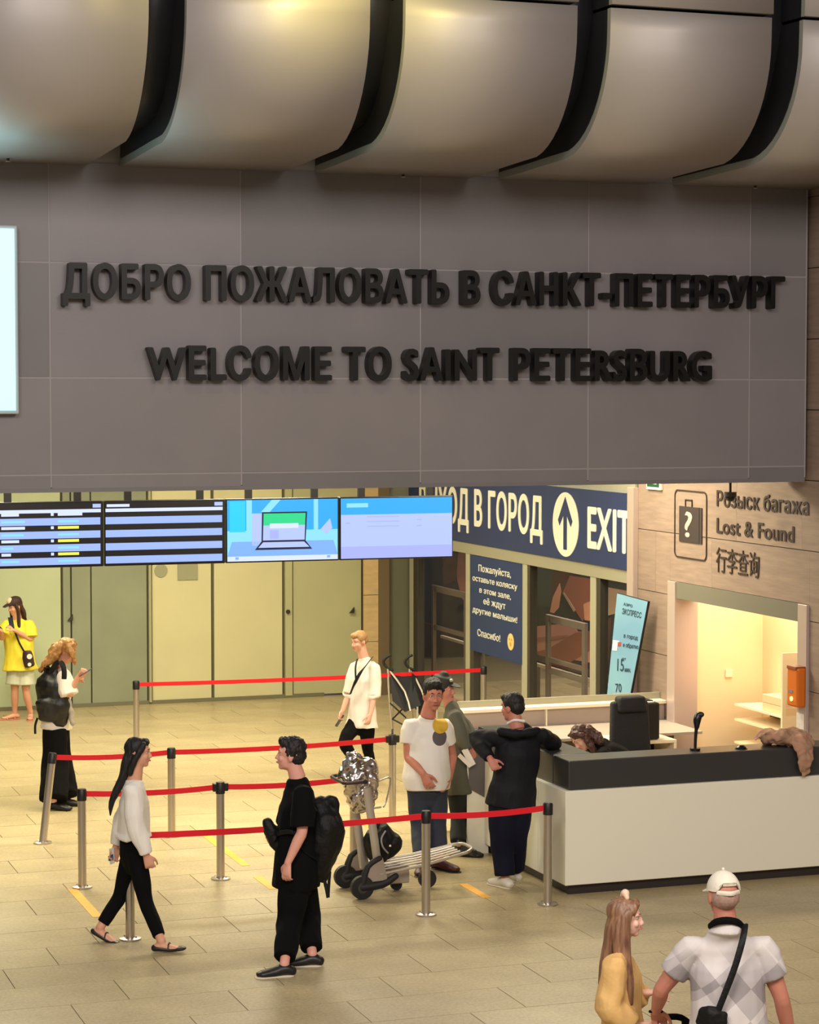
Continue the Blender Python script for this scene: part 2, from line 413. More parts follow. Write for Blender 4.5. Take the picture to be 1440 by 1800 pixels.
for j in range(14):
    z0 = max(zrow[j], 0); z1 = zrow[j+1]; oy = [21.29, 20.43, 19.9][j % 3] + 1.31*2
    y = oy
    while y > 9:
        a, b = y-1.31, min(y, YC); m = m_st[(j*3+int(y*7)) % 2]
        if b > a:
            if z0 >= HT or a >= ya or b <= yb: wallpanel(a, b, z0, z1, m)
            else:
                if z1 > HT: wallpanel(max(a, yb), min(b, ya), HT, z1, m)
                wallpanel(a, min(b, yb), z0, z1, m); wallpanel(max(a, ya), b, z0, z1, m)
        y -= 1.31
# hatch frame
m_jamb = mat('satin_jamb', (205, 186, 180), .35, metal=.5); m_lint = mat('grey_lintel', (110, 106, 92), .6)
hatch = empty('door_1', (XW, (ya+yb)/2, 0), kind='structure')
yj = onx(1191, 1051, XW).y; yk = onx(1407, 1094, XW).y
MB().box((XW-.03, yj, .0), (XW+.24, ya, HT+.0), .004).build('jamb', m_jamb, hatch)
MB().box((XW-.03, yb, .0), (XW+.24, yk, HT+.0), .004).build('jamb', m_jamb, hatch)
MB().box((XW-.015, yk, 2.08), (XW+.22, yj, HT)).build('lintel', m_lint, hatch)
# booth beyond the hatch
m_bw = mat('booth_wall_cream', (238, 214, 172), .75)
booth = empty('wall_booth', (11, 20, 0), kind='structure')
MB().box((XW+.24, ya-.005, 0), (11.5, ya+.1, 2.65)).build('booth_side_wall', m_bw, booth)
MB().box((11.5, yb-2.2, 0), (11.6, ya+.1, 2.65)).build('booth_back_wall', m_bw, booth)
MB().box((XW+.24, yb-2.2, 0), (11.5, yb-2.1, 2.65)).build('booth_side_wall', m_bw, booth)
MB().box((XW+.2, yb-2.2, 2.6), (11.6, ya+.1, 2.7)).build('booth_ceiling', m_bw, booth)
MB().box((XW+.26, ya-.03, 0), (10.62, ya-.006, 2.6), .003).build('booth_pilaster', mat('booth_pilaster', (226, 196, 150), .7), booth)
MB().box((11.05, ya-.03, 1.2), (11.13, ya-.006, 1.28), .004).build('wall_switch', mat('switch_cream', (250, 236, 200), .4), booth)
MB().box((XW+.2, yb-2.2, -.01), (11.6, ya+.1, .005)).build('booth_floor', mat('booth_floor', (120, 110, 95), .6), booth)
# ---- glass front, exit sign above
m_al = mat('pale_aluminium', (190, 188, 166), .4, metal=.4); m_dk = mat('dark_aluminium', (70, 66, 58), .4, metal=.4)
m_glass = mat('clear_glass', (40, 44, 40), .03, spec=.5, alpha=.14)
win = empty('window_1', (XW, 26, 0), kind='structure')
def ypx(px, py=1100): return onx(px, py, XW).y
def mull(p0, p1, z0=0, z1=2.15, m=None, dx=.08, name='mullion'):
    a, b = ypx(p0), ypx(p1); MB().box((XW-.02, min(a, b), z0), (XW+dx, max(a, b), z1), .004).build(name, m or m_al, win)
MB().box((XW-.03, YC, 2.14), (XW+.10, YB, 2.285), .004).build('header', mat('header_greygreen', (150, 146, 126), .5), win)
MB().box((XW-.03, YC, 3.13), (XW+.10, YB, 3.6), .004).build('header', mat('header_greygreen', (150, 146, 126), .5), win)
MB().box((XW+.02, YC, 3.6), (XW+.12, YB, 4.7)).build('header', mat('header_greygreen', (150, 146, 126), .5), win)
MB().box((XW-.015, YC+.2, 0.002), (XW+.09, ypx(728), .09), .004).build('bottom_rail', m_al, win)
for a, b in [(683, 689), (722, 729), (821, 828), (920, 929), (1040, 1050)]: mull(a, b)
for a, b in [(829, 835), (930, 934), (1051, 1058), (729, 737)]: mull(a, b, m=m_dk)
MB().box((XW-.06, ypx(1121), 0), (XW+.14, ypx(1110), 3.2), .006).build('end_post', m_jamb, win)
MB().box((XW+.0, YC-.02, 0), (XW+.14, ypx(1109), 3.9)).build('end_post', m_dk, win)
for a, b in [(690, 721), (738, 820), (836, 919), (935, 1039), (1059, 1109)]:
    MB().box((XW+.03, min(ypx(a), ypx(b)), .09), (XW+.04, max(ypx(a), ypx(b)), 2.14)).build('pane', m_glass, win)
m_ys = mat('yellow_sticker', (240, 180, 40), .5)
for px in (708,):
    c = onx(px, 1041, XW); mb = MB(); mb.tube([(c.x-.0, c.y, c.z), (c.x-.025, c.y, c.z)], .125, seg=24); mb.build('round_sticker', m_ys, win, label='yellow round sticker on the glass')
    mb = MB(); mb.tube([(c.x+.10, c.y-.02, c.z), (c.x+.095, c.y-.02, c.z)], .125, seg=24); mb.build('round_sticker', m_ys, win, label='yellow round sticker on the glass')
# stone pier at the far corner and dark door frame
p0 = ony(640, 1100, YB-.14).x; p1 = ony(665, 1100, YB-.14).x
pier = MB().box((p0+.003, YB-.12, 0), (p1-.003, YB+.2, 4.7)).build('wall_pier', mat('stone_joint', (58, 48, 42), .8), kind='structure')
p0 = ony(640, 1100, YB-.14).x; p1 = ony(665, 1100, YB-.14).x
for j in range(7):
    MB().box((p0, YB-.14, .655*j+.1+.004), (p1, YB-.1, .655*j+.755-.004)).build('stone_panel', mat('pier_stone', (206, 176, 128), .6, var=.15, vscale=4, stretch=(1, 1, 4)), pier)
MB().box((p1, YB-.16, 0), (p1+.16, YB, 4.7), .004).build('corner_trim', mat('bronze_trim', (120, 104, 80), .45, metal=.3), pier)
MB().box((p1+.17, YB-.05, 0), (XW+.2, YB+.1, 4.7)).build('corner_infill', mat('corner_infill', (108, 108, 88), .4), pier)
# ---- back wall panels
wb = MB().box((-6, YB+.03, 0), (9.2, YB+.3, 4.7)).build('wall_back', mat('back_joint', (88, 86, 66), .8), kind='structure')
m_y = mat('panel_yellow_cream', (206, 200, 158), .35, var=.05, vscale=1.5); m_y2 = mat('panel_olive_cream', (180, 178, 138), .35, var=.05, vscale=1.5)
m_g = mat('frosted_glass_green', (182, 192, 158), .22, var=.08, vscale=1.2); m_g2 = mat('frosted_glass_grey', (140, 146, 124), .25, var=.12, vscale=1.2)
def xpx(px, py=1100): return ony(px, py, YB).x
def bpan(a, b, m, z0=.03, z1=4.7, yy=0.0, name='wall_panel'):
    return MB().box((xpx(a)+.006, YB-yy, z0), (xpx(b)-.006, YB+.03, z1), .003).build(name, m, wb)
bpan(-330, -120, m_g); bpan(-118, 0-20, m_g); bpan(-18, 108, m_g); bpan(110, 124, m_g2, yy=.03); bpan(126, 160, m_g2); bpan(161, 259, m_g2)
bpan(260, 266, mat('pale_post', (160, 160, 128), .4), yy=.05, name='wall_post')
bpan(267, 372, m_y); bpan(376, 497, m_y); bpan(500, 514, m_y2, yy=.03); bpan(515, 640, m_y2)
MB().box((-6, YB-.02, 0), (9.2, YB+.03, .05)).build('baseboard_back', mat('dark_skirting', (110, 108, 84), .5), kind='structure')
m_dot = mat('dark_fitting', (46, 40, 34), .5)
def fit(px, py, r, tri=False):
    c = ony(px, py, YB-.035)
    if tri: MB().prism([(c.x-r, c.y, c.z-r), (c.x+r, c.y, c.z-r), (c.x+r, c.y, c.z+r*1.4)], (0, -.03, 0)).build('door_handle', m_dot, wb)
    else: MB().tube([c, c+V((0, -.03, 0))], r, seg=16).build('door_lock', m_dot, wb)
fit(506, 1075, .028); fit(123, 1086, .035, True); fit(618, 1073, .035, True)
c = ony(283, 1003, YB-.01); MB().tube([c, c+V((0, -.006, 0))], .09, seg=24).build('round_notice', mat('faded_notice', (150, 150, 120), .6), wb)
c = ony(330, 1004, YB-.01); MB().box((c.x-.14, c.y-.006, c.z-.12), (c.x+.14, c.y, c.z+.12)).build('square_notice', mat('faded_notice', (150, 150, 120), .6), wb)
# ---- side and rear closing walls of the hall (outside the frame)
MB().box((-8.2, YF, 0), (-8, YB+.3, 4.8)).build('wall_left', mat('back_joint', (88, 86, 66), .8), kind='structure')
# ================================================================ SIGNS
m_black = mat('letter_black_gloss', (12, 11, 12), .38, spec=.3)
wl = empty('welcome_lettering', (6.4, YF, 5.1), 'large black Cyrillic welcome letters, upper row on the grey bulkhead', 'sign lettering', 'welcome lettering on the bulkhead')
YL = YF-.11
a = ony(110, 523, YL); b = ony(1383, 541, YL)
text_letters('ДОБРО ПОЖАЛОВАТЬ В САНКТ-ПЕТЕРБУРГ', V((a.x, YF, a.z)), EX, EZ, -EY, b.x-a.x, .268, m_black, wl, depth=.11, offset=.032)
wl2 = empty('welcome_lettering', (6.4, YF, 4.4), 'large black English welcome letters, lower row on the grey bulkhead', 'sign lettering', 'welcome lettering on the bulkhead')
a = ony(262, 667, YL); b = ony(1256, 670, YL)
text_letters(''.join(dict(zip('ECOMTAPB', 'ЕСОМТАРВ')).get(q, q) for q in 'WELCOME TO SAINT PETERSBURG'), V((a.x, YF, 4.335)), EX, EZ, -EY, b.x-a.x, .262, m_black, wl2, depth=.11, offset=.032)
# lightbox
a = ony(31, 396, YF-.10); b = ony(33, 728, YF-.10)
lb = empty('lightbox', (a.x-1.6, YF, 4.8), 'glowing white advertising lightbox at the left end of the bulkhead', 'lightbox')
MB().box((a.x-3.2, YF-.10, b.z), (a.x, YF-.002, a.z), .012).build('frame', mat('lightbox_frame', (170, 178, 180), .4), lb)
MB().box((a.x-3.17, YF-.112, b.z+.03), (a.x-.03, YF-.098, a.z-.03)).build('lit_face', mat('lit_white_cyan', (160, 226, 236), .5, emit=2.2), lb)
# sprinklers under the metal soffit
for px, py, lab in [(14, 281, 'small sprinkler head under the soffit at the left edge'), (709, 309, 'small sprinkler head under the middle of the metal soffit'), (1328, 329, 'small sprinkler head under the soffit near the right wall')]:
    p = onz(px, py-4, 6.10); t = empty('sprinkler', p, lab, 'sprinkler', 'sprinklers under the soffit')
    m = mat('sprinkler_chrome', (200, 196, 190), .3, metal=.8)
    MB().tube([p+V((0, 0, .005)), p+V((0, 0, -.006))], .032, seg=16).build('escutcheon', m, t); MB().tube([p, p+V((0, 0, -.028))], .012, seg=10).build('stem', mat('dark_fitting', (46, 40, 34), .5), t)
    MB().tube([p+V((0, 0, -.028)), p+V((0, 0, -.034))], .02, seg=12).build('deflector', m, t)
# blue exit sign over the glass front
XS = XW-.05
m_blue = mat('sign_navy', (26, 44, 92), .45); m_wh = mat('sign_white', (226, 224, 208), .5)
ex = empty('exit_sign', (XW, 26, 2.28), 'long navy exit sign with white Cyrillic words, arrow and EXIT', 'exit sign')
y0 = ypx(1109); MB().box((XS, y0+.01, 2.285), (XW-.031, YB-.3, 3.13), .004).build('board', m_blue, ex)
MB().box((XS-.005, y0, 3.13), (XW-.01, YB-.3, 3.17), .003).build('top_edge', mat('sign_top_edge', (140, 142, 136), .5), ex)
def onsign(px, py): p = onx(px, py, XS); return p
def signtext(s, pa, pb, cap, off=.026):
    a = onsign(*pa); b = onsign(*pb)
    text_letters(s, V((XS, a.y, a.z)), -EY, EZ, -EX, a.y-b.y, cap, m_wh, ex, depth=.008, offset=off)
signtext('В ГОРОД', (833, 923), (956, 944), .44)
a = onsign(833, 924); Lw = onsign(833, 924).y-onsign(956, 944).y; f = Lw/sum(adv(c) for c in 'В ГОРОД')
W2 = f*sum(adv(c) for c in 'ВЫХОД '); text_letters('ВЫХОД ', V((XS, a.y+W2, a.z)), -EY, EZ, -EX, W2, .44, m_wh, ex, depth=.008, offset=.026)
signtext('EXIT', (1032, 961), (1110, 974), .46)
c = onsign(995, 922); rr = (onsign(973, 922).y-onsign(1018, 922).y)/2
MB().tube([(XS, c.y, c.z), (XS-.008, c.y, c.z)], rr, seg=48).build('arrow_disc', m_wh, ex)
def flat(name, pts, m, par, X, th=.006, label=None):   # polygon given as (y right+, z up) offsets on an X plane, facing -X
    return tag(MB().prism([(X, q[0], q[1]) for q in pts], (-th, 0, 0)).build(name, m, par), label)
S = rr
ar = [(-.13, -.78), (.13, -.78), (.13, .28), (.44, -.05), (.56, .12), (0, .86), (-.56, .12), (-.44, -.05), (-.13, .28)]
flat('arrow', [(c.y-S*p*1.0, c.z+S*q) for p, q in ar], m_blue, ex, XS-.008, .004)
# green emergency sign on the wall
a = onx(1136, 850, XW-.03); b = onx(1161, 862, XW-.03)
em = empty('emergency_sign', (XW, a.y, b.z), 'small green running-man emergency sign high on the stone wall', 'sign')
MB().box((XW-.03, b.y, b.z), (XW, a.y, b.z+.2), .004).build('housing', m_wh, em)
MB().box((XW-.034, b.y+.03, b.z+.03), (XW-.029, a.y-.03, b.z+.18)).build('green_face', mat('sign_green', (16, 70, 50), .4), em)
ym = (a.y+b.y)/2
MB().box((XW-.037, ym-.09, b.z+.06), (XW-.033, ym+.06, b.z+.08)).box((XW-.037, ym-.015, b.z+.06), (XW-.033, ym+.015, b.z+.15)).build('pictogram', m_wh, em)
# lost and found lettering on the stone wall
m_let = mat('dark_brown_lettering', (52, 36, 32), .5)
lf = empty('lost_and_found_sign', (XW, 20, 2.5), 'dark Lost & Found lettering with suitcase symbol on the stone wall', 'sign lettering')
def wtext(s, pa, pb, cap, off=.02):
    a = onx(*pa, XW-.004); b = onx(*pb, XW-.004)
    return text_letters(s, V((XW-.003, a.y, a.z)), -EY, EZ, -EX, a.y-b.y, cap, m_let, lf, .006, off)
wtext('Розыск багажа', (1259, 889), (1424, 910), .15); wtext('Lost & Found', (1259, 936), (1398, 955), .15); wtext('行李查询', (1259, 1001), (1336, 1006), .19, .004)
# suitcase pictogram
def wpt(px, py): p = onx(px, py, XW); return (p.y, p.z)
def ring_frame(y0, y1, z0, z1, r, t, name):
    def rr_(a, b, c, d, r, n=6):
        out = []
        for cx, cy, s in [(b-r, d-r, 0), (a+r, d-r, 90), (a+r, c+r, 180), (b-r, c+r, 270)]:
            for k in range(n+1): an = math.radians(s+90*k/n); out.append((cx+r*math.cos(an), cy+r*math.sin(an)))
        return out
    A = rr_(y0, y1, z0, z1, r); B = rr_(y0+t, y1-t, z0+t, z1-t, r-t); n = len(A); mb = MB()
    vs = [(XW-.003, *p) for p in A]+[(XW-.003, *p) for p in B]+[(XW-.009, *p) for p in A]+[(XW-.009, *p) for p in B]
    fs = []
    for i in range(n): j = (i+1) % n; fs += [(2*n+i, 2*n+j, 3*n+j, 3*n+i), (i, j, 2*n+j, 2*n+i), (n+i, 3*n+i, 3*n+j, n+j)]
    mb.add(vs, fs).build(name, m_let, lf)
p = wpt(1187, 853); q = wpt(1243, 981)
ring_frame(q[0], p[0], 2.51, 3.22, .07, .014, 'rounded_outline')
yl = wpt(1194, 900)[0]; yr = wpt(1229, 900)[0]; ys_ = wpt(1235, 900)[0]
ycm = (p[0]+q[0])/2; hw = (yl-yr)/2; cs = (yl+yr)/2-.02
m_case = mat('pictogram_charcoal', (54, 44, 44), .5); m_q = mat('pictogram_pale', (186, 170, 160), .5)
MB().box((XW-.010, cs-hw, 2.68), (XW-.003, cs+hw, 3.05)).build('suitcase_front', m_case, lf)
MB().box((XW-.009, cs-hw-.06, 2.68), (XW-.003, cs-hw-.008, 3.05)).build('suitcase_side', m_case, lf)
MB().tube([(XW-.006, cs+.09, 3.05), (XW-.006, cs+.09, 3.12), (XW-.006, cs-.06, 3.12), (XW-.006, cs-.06, 3.05)], .008, seg=6).build('suitcase_handle', m_let, lf)
text_line('?', V((XW-.011, cs+.09, 2.74)), -EY, EZ, -EX, .17, .26, m_q, lf, 'question_mark', .003, .01)
# ================================================================ SCREENS
m_off = mat('screen_bezel', (14, 14, 22), .3); 
def em_(name, rgb, e=1.0): return mat('emit_'+name, rgb, .5, emit=e*1.12)
e_bar = em_('bar_blue', (158, 184, 250)); e_wh = em_('white', (214, 226, 255), 1.0); e_bg = em_('night_blue', (16, 12, 30), .5); e_yel = em_('yellow', (236, 236, 90)); e_cy = em_('cyan', (30, 205, 250)); e_sky = em_('sky', (40, 170, 250)); e_pale = em_('pale_lilac', (178, 196, 250)); e_lav = em_('lavender', (168, 178, 248)); e_gr = em_('green', (30, 214, 140)); e_dk = em_('ink', (22, 24, 60)); e_mid = em_('mid_blue', (126, 176, 250)); e_lc = em_('light_cyan', (140, 222, 252))
YS = 22.0; ZT, ZB = 3.155, 2.505
def screen(pl, pr, label, draw):
    xl, xr = ony(pl, 930, YS).x, ony(pr, 930, YS).x
    t = empty('information_screen', ((xl+xr)/2, YS+.04, ZB), label, 'screen', 'hanging information screens')
    MB().box((xl+.004, YS, ZB), (xr-.004, YS+.09, ZT), .006).build('bezel', m_off, t)
    W = xr-xl-.03; H = ZT-ZB-.03; x0 = xl+.015; z0 = ZB+.015; n = [0]
    MB().box((x0, YS-.003, z0), (x0+W, YS+.001, z0+H)).build('display', draw[0], t)
    for it in draw[1]:
        m = it[0]; pts = it[1]
        if len(pts) == 4 and not isinstance(pts[0], tuple): u0, v0, u1, v1 = pts; pts = [(u0, v0), (u1, v0), (u1, v1), (u0, v1)]
        lv = it[2] if len(it) > 2 else 1
        mb = MB(); y = YS-.003-.0012*lv
        mb.prism([(x0+u*W, y, z0+(1-v)*H) for u, v in pts], (0, .001, 0)); tag(mb.build('screen_graphic', m, t))
    for hx in (xl+.25, xr-.25):
        MB().box((hx-.035, YS+.03, ZT-.01), (hx+.035, YS+.07, 4.7)).build('hanger', mat('hanger_black', (20, 18, 22), .5), t)
    return t
def rows(text, yellow=True):
    L = [(e_wh, (.0, .10, .99, .155))]
    for k, v in enumerate([.245, .455, .665, .875]):
        L.append((e_bar, (.0, v-.01, .985, v+.105)))
    if text:
        for k, v in enumerate([.20, .41, .62, .83]):
            L += [(e_wh, (.02, v-.045, .09-.01*k, v)), (e_wh, (.14, v-.045, [.29, .34, .29, .22][k], v)), (e_wh, (.56, v-.045, .585, v)), (e_yel if k else e_wh, (.62, v-.045, [.83, .80, .80, .80][k], v))]
            L += [(e_lc, (.14, v+.07, [.34, .33, .24, .29][k], v+.105), 2), (e_lc, (.62, v+.07, .80, v+.105), 2)]
    else: L += [(e_wh, (.01, .03, .2, .075))]
    L += [(e_pale, (.92, .02, .99, .08))]
    return (e_bg, L)
screen(-232, -31, 'departure board screen at the far left edge of the screen row', rows(True))
screen(-30, 182, 'dark departure board screen with flight rows and yellow status text', rows(True))
screen(183, 396, 'dark departure board screen with empty pale blue rows', rows(False))
lap = [(e_sky, (0, 0, 1, .5)), (e_cy, (.02, .02, .16, .52), 2), (e_lc, (.17, .0, .22, .62), 2), (e_pale, (.22, .22, .34, .75), 2), (e_lc, [(.40, 0), (.48, 0), (.38, .2), (.30, .2)], 2), (e_lc, (.78, 0, .82, .5), 2), (e_mid, [(.04, .68), (.96, .68), (1, .92), (0, .92)], 2), (e_wh, (0, .92, 1, 1), 2),
       (e_dk, [(.31, .2), (.72, .2), (.705, .68), (.305, .68)], 3), (e_gr, [(.325, .225), (.705, .225), (.70, .42), (.322, .42)], 4), (e_pale, [(.322, .42), (.70, .42), (.695, .665), (.318, .665)], 4), (e_wh, (.38, .39, .64, .47), 5), (e_lav, (.38, .5, .46, .64), 5),
       (e_dk, [(.305, .68), (.705, .68), (.765, .82), (.245, .82)], 4), (e_pale, [(.32, .695), (.69, .695), (.74, .785), (.275, .785)], 5), (e_pale, [(.84, .5), (.93, .32), (.95, .48), (.9, .58)], 3), (e_lc, (.8, .6, .98, .62), 3), (e_mid, (.07, .93, .1, .97), 4), (e_mid, (.9, .93, .93, .97), 4)]
screen(397, 596, 'bright screen showing a drawn laptop on a blue background', (e_lc, lap))
screen(597, 797, 'bright screen with sky blue header over pale blank lines, rightmost', (e_pale, [(e_sky, (0, 0, 1, .27)), (e_lc, (.05, .08, .24, .15), 2), (e_lav, (.23, .30, .52, .315), 2), (e_lav, (.23, .38, .52, .395), 2), (e_lav, (.23, .46, .52, .475), 2), (e_lav, (.68, .36, .72, .38), 2), (e_lav, (.68, .46, .72, .48), 2), (e_lav, (.04, .4, .08, .42), 2), (e_lav, (0, .8, 1, 1), 2)]))
# ================================================================ BEHIND THE GLASS
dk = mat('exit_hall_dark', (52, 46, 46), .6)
eh = empty('wall_exit_hall', (13, 25, 0), kind='structure')
MB().box((13.6, YC-.0, 0), (13.7, YB+4, 4.8)).build('far_wall', mat('exit_hall_brown', (104, 86, 74), .6, var=.2, vscale=2), eh)
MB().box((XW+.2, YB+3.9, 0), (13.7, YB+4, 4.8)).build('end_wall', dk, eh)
MB().box((XW+.13, YC-.1, 0), (13.7, YC, 4.8)).build('near_wall', mat('exit_hall_brown', (104, 86, 74), .6, var=.2, vscale=2), eh)
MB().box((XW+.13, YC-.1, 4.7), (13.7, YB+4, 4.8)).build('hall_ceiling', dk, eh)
# advertising wall: flat printed board behind the glass
XA = 11.1
ad = empty('advertising_board', (XA, 26, 0), 'large printed board of hands and brown luggage behind the glass', 'poster')
A = {'navy': mat('ad_navy', (36, 34, 48), .5), 'teal': mat('ad_slate', (58, 66, 68), .5), 'maroon': mat('ad_maroon', (84, 44, 44), .5), 'brick': mat('ad_brick', (156, 90, 74), .5), 'pink': mat('ad_pink', (204, 140, 124), .5), 'rose': mat('ad_rose', (176, 112, 98), .5), 'skin': mat('ad_skin', (226, 156, 122), .5), 'tan': mat('ad_tan', (178, 146, 120), .5), 'black': mat('ad_black', (24, 20, 28), .5)}
yA0 = onx(1112, 1100, XA).y-.3; yA1 = onx(737, 1100, XA).y+.5
MB().box((XA, yA0, .86), (XA+.06, yA1, 3.4), .003).build('panel', A['navy'], ad)
def adpoly(px, col, lv=1):
    P = [onx(a, b, XA-.001*lv) for a, b in px]
    MB().prism([(XA-.0015*lv, p.y, max(p.z, .86)) for p in P], (.0014, 0, 0)).build('printed_shape', A[col], ad)
adpoly([(738, 1118), (820, 1112), (820, 1178), (738, 1172)], 'rose'); adpoly([(738, 1132), (820, 1126), (820, 1142), (738, 1148)], 'brick', 2)
adpoly([(800, 960), (822, 960), (822, 1060), (812, 1052), (804, 1020)], 'rose'); adpoly([(790, 962), (806, 962), (802, 1020), (780, 1028), (777, 1000)], 'maroon', 2)
adpoly([(930, 985), (974, 998), (968, 1066), (930, 1064)], 'teal'); adpoly([(972, 1004), (1003, 1008), (990, 1040), (976, 1076), (966, 1076)], 'maroon', 2)
adpoly([(984, 1025), (987, 1040), (983, 1068), (974, 1078), (967, 1076), (972, 1050)], 'skin', 3); adpoly([(1002, 1012), (1044, 1018), (1044, 1066), (1024, 1092), (990, 1040)], 'brick', 3)
adpoly([(989, 1042), (992, 1041), (1012, 1072), (1009, 1076)], 'tan', 4); adpoly([(1026, 1062), (1044, 1054), (1044, 1092), (1028, 1090)], 'skin', 4)
adpoly([(930, 1102), (1008, 1095), (1016, 1110), (1044, 1112), (1044, 1166), (930, 1166)], 'pink', 2); adpoly([(935, 1166), (965, 1140), (1012, 1112), (1044, 1108), (1044, 1140), (1000, 1166)], 'brick', 3)
adpoly([(930, 1122), (1000, 1116), (990, 1122), (930, 1128)], 'rose', 4)
adpoly([(1056, 1030), (1110, 1040), (1110, 1070), (1070, 1082), (1056, 1060)], 'tan', 2); adpoly([(1056, 1092), (1075, 1086), (1070, 1165), (1056, 1165)], 'maroon', 2)
# steel stands and a low rail behind the glass
m_st2 = mat('brushed_steel_grey', (132, 118, 108), .45, metal=.2); XR = 10.75
def ustand(pl, pr, pt, label, bars):
    a = onx(pl, pt, XR); b = onx(pr, pt, XR); t = empty('steel_stand', (XR, (a.y+b.y)/2, 0), label, 'steel frame', 'steel frames behind the glass')
    zt = a.z; w_ = .05
    for y in (a.y, b.y): MB().box((XR, y-w_/2*1.6, 0), (XR+.05, y+w_/2*1.6, zt), .006).build('upright', m_st2, t)
    MB().box((XR+.002, b.y+.04, zt-.09), (XR+.048, a.y-.04, zt-.001), .006).build('crossbar', m_st2, t)
    for z in bars: MB().box((XR+.006, b.y+.04, z-.03), (XR+.044, a.y-.04, z+.03), .005).build('crossbar', m_st2, t)
ustand(961, 1025, 1080, 'grey steel frame behind the glass between the blue notice and the banner', [.94, .80])
ustand(760, 817, 1028, 'grey steel frame behind the glass left of the blue notice', [.94])
for i, z in enumerate([.66]):
    t = empty('low_rail', (XR+.6, 25, 0), 'pale horizontal rail on posts in the hall behind the glass', 'rail')
    MB().box((XR+.55, YC+.3, z-.02), (XR+.6, YB+1, z+.02), .004).build('handrail', mat('pale_rail', (230, 214, 186), .4), t)
    for yy in (23.2, 25.2, 27.2, 29.2): MB().box((XR+.56, yy-.02, 0), (XR+.59, yy+.02, z-.02)).build('post', m_st2, t)
# blue notice on the glass
XN = XW-.028
a = onx(827, 968, XN); b = onx(917, 1167, XN)
nt_ = empty('pushchair_notice', (XW, (a.y+b.y)/2, b.z), 'blue notice with white Cyrillic request text stuck on the glass', 'notice')
zt = 2.135; zb = onx(827, 1142, XN).z
MB().box((XN, b.y, zb), (XN+.006, a.y, zt)).build('sheet', mat('notice_blue', (24, 48, 96), .45), nt_)
Wn = a.y-b.y; Hn = zt-zb
for s, u0, u1, v, cp in [('Пожалуйста,', .17, .80, .155, .082), ('оставьте коляску', .05, .92, .265, .070), ('в этом зале,', .19, .80, .375, .070), ('её ждут', .27, .70, .485, .078), ('другие малыши!', .05, .92, .595, .072), ('Спасибо!', .15, .60, .83, .085)]:
    text_line(s, (XN, a.y-u0*Wn, zt-v*Hn), -EY, EZ, -EX, (u1-u0)*Wn, cp, m_wh, nt_, 'lettering', .004, .012)
yc = a.y-.80*Wn; zc = zt-.80*Hn
MB().tube([(XN, yc, zc), (XN-.004, yc, zc)], .105, seg=32).build('round_emblem', mat('emblem_cream', (232, 204, 130), .5), nt_)
for dy, dz, r in [(.035, .03, .016), (-.035, .03, .016), (0, -.03, .028)]: MB().tube([(XN-.004, yc+dy, zc+dz), (XN-.006, yc+dy, zc+dz)], r, seg=16).build('emblem_spot', mat('emblem_orange', (206, 150, 60), .5), nt_)
# hanging camera below the bulkhead
p = ond(1284, 873, 21.6)
t = empty('security_camera', p, 'black dome camera hanging in front of the wall lettering', 'camera')
MB().tube([(p.x, p.y, 4.68), (p.x, p.y, p.z+.03)], .012, seg=10).build('stem', m_off, t)
MB().tube([(p.x, p.y, p.z+.045), (p.x, p.y, p.z+.0)], .06, seg=20).build('collar', mat('camera_grey', (60, 56, 54), .4), t); MB().sph((p.x, p.y, p.z), .05, 16, 10).build('dome', mat('dome_black', (12, 12, 14), .1), t, smooth=True)
MB().tube([(p.x, p.y, 4.70), (p.x, p.y, 4.66)], .05, seg=16).build('ceiling_plate', m_off, t)
# ================================================================ COUNTER
m_cw = mat('counter_white', (238, 234, 214), .38); m_cd = mat('counter_charcoal', (54, 54, 54), .32, spec=.5); m_pl = mat('plinth_dark', (46, 40, 38), .4)
X0, Y0 = 7.41, 17.20
ct = empty('service_counter', (X0, Y0, 0), 'long white service counter with charcoal raised top and dark plinth', 'counter')
XE = XW-.004
MB().box((X0+.05, Y0+.05, .0), (XE, Y0+.55, .085)).build('plinth', m_pl, ct)
MB().box((X0+.05, Y0+.55, .0), (X0+.5, 20.1, .085)).build('plinth', m_pl, ct)
MB().box((X0, Y0, .085), (XE, Y0+.6, .885), .006).build('front_panel', m_cw, ct)
MB().box((X0, Y0+.602, .085), (X0+.55, 20.2, .885), .006).build('side_panel', m_cw, ct)
MB().box((X0+.04, Y0+.03, .887), (XE, Y0+.36, 1.135), .01).build('raised_top', m_cd, ct)
MB().box((X0+.04, Y0+.362, .887), (X0+.40, 19.35, 1.135), .01).build('raised_top', m_cd, ct)
MB().box((X0+.40, Y0+.362, .887), (XE, Y0+.8, .905)).build('inner_worktop', mat('worktop_grey', (150, 144, 132), .5), ct)
MB().box((X0-.005, 19.4, .887), (X0+.5, 20.2, .93), .02).build('end_cap', m_cw, ct)
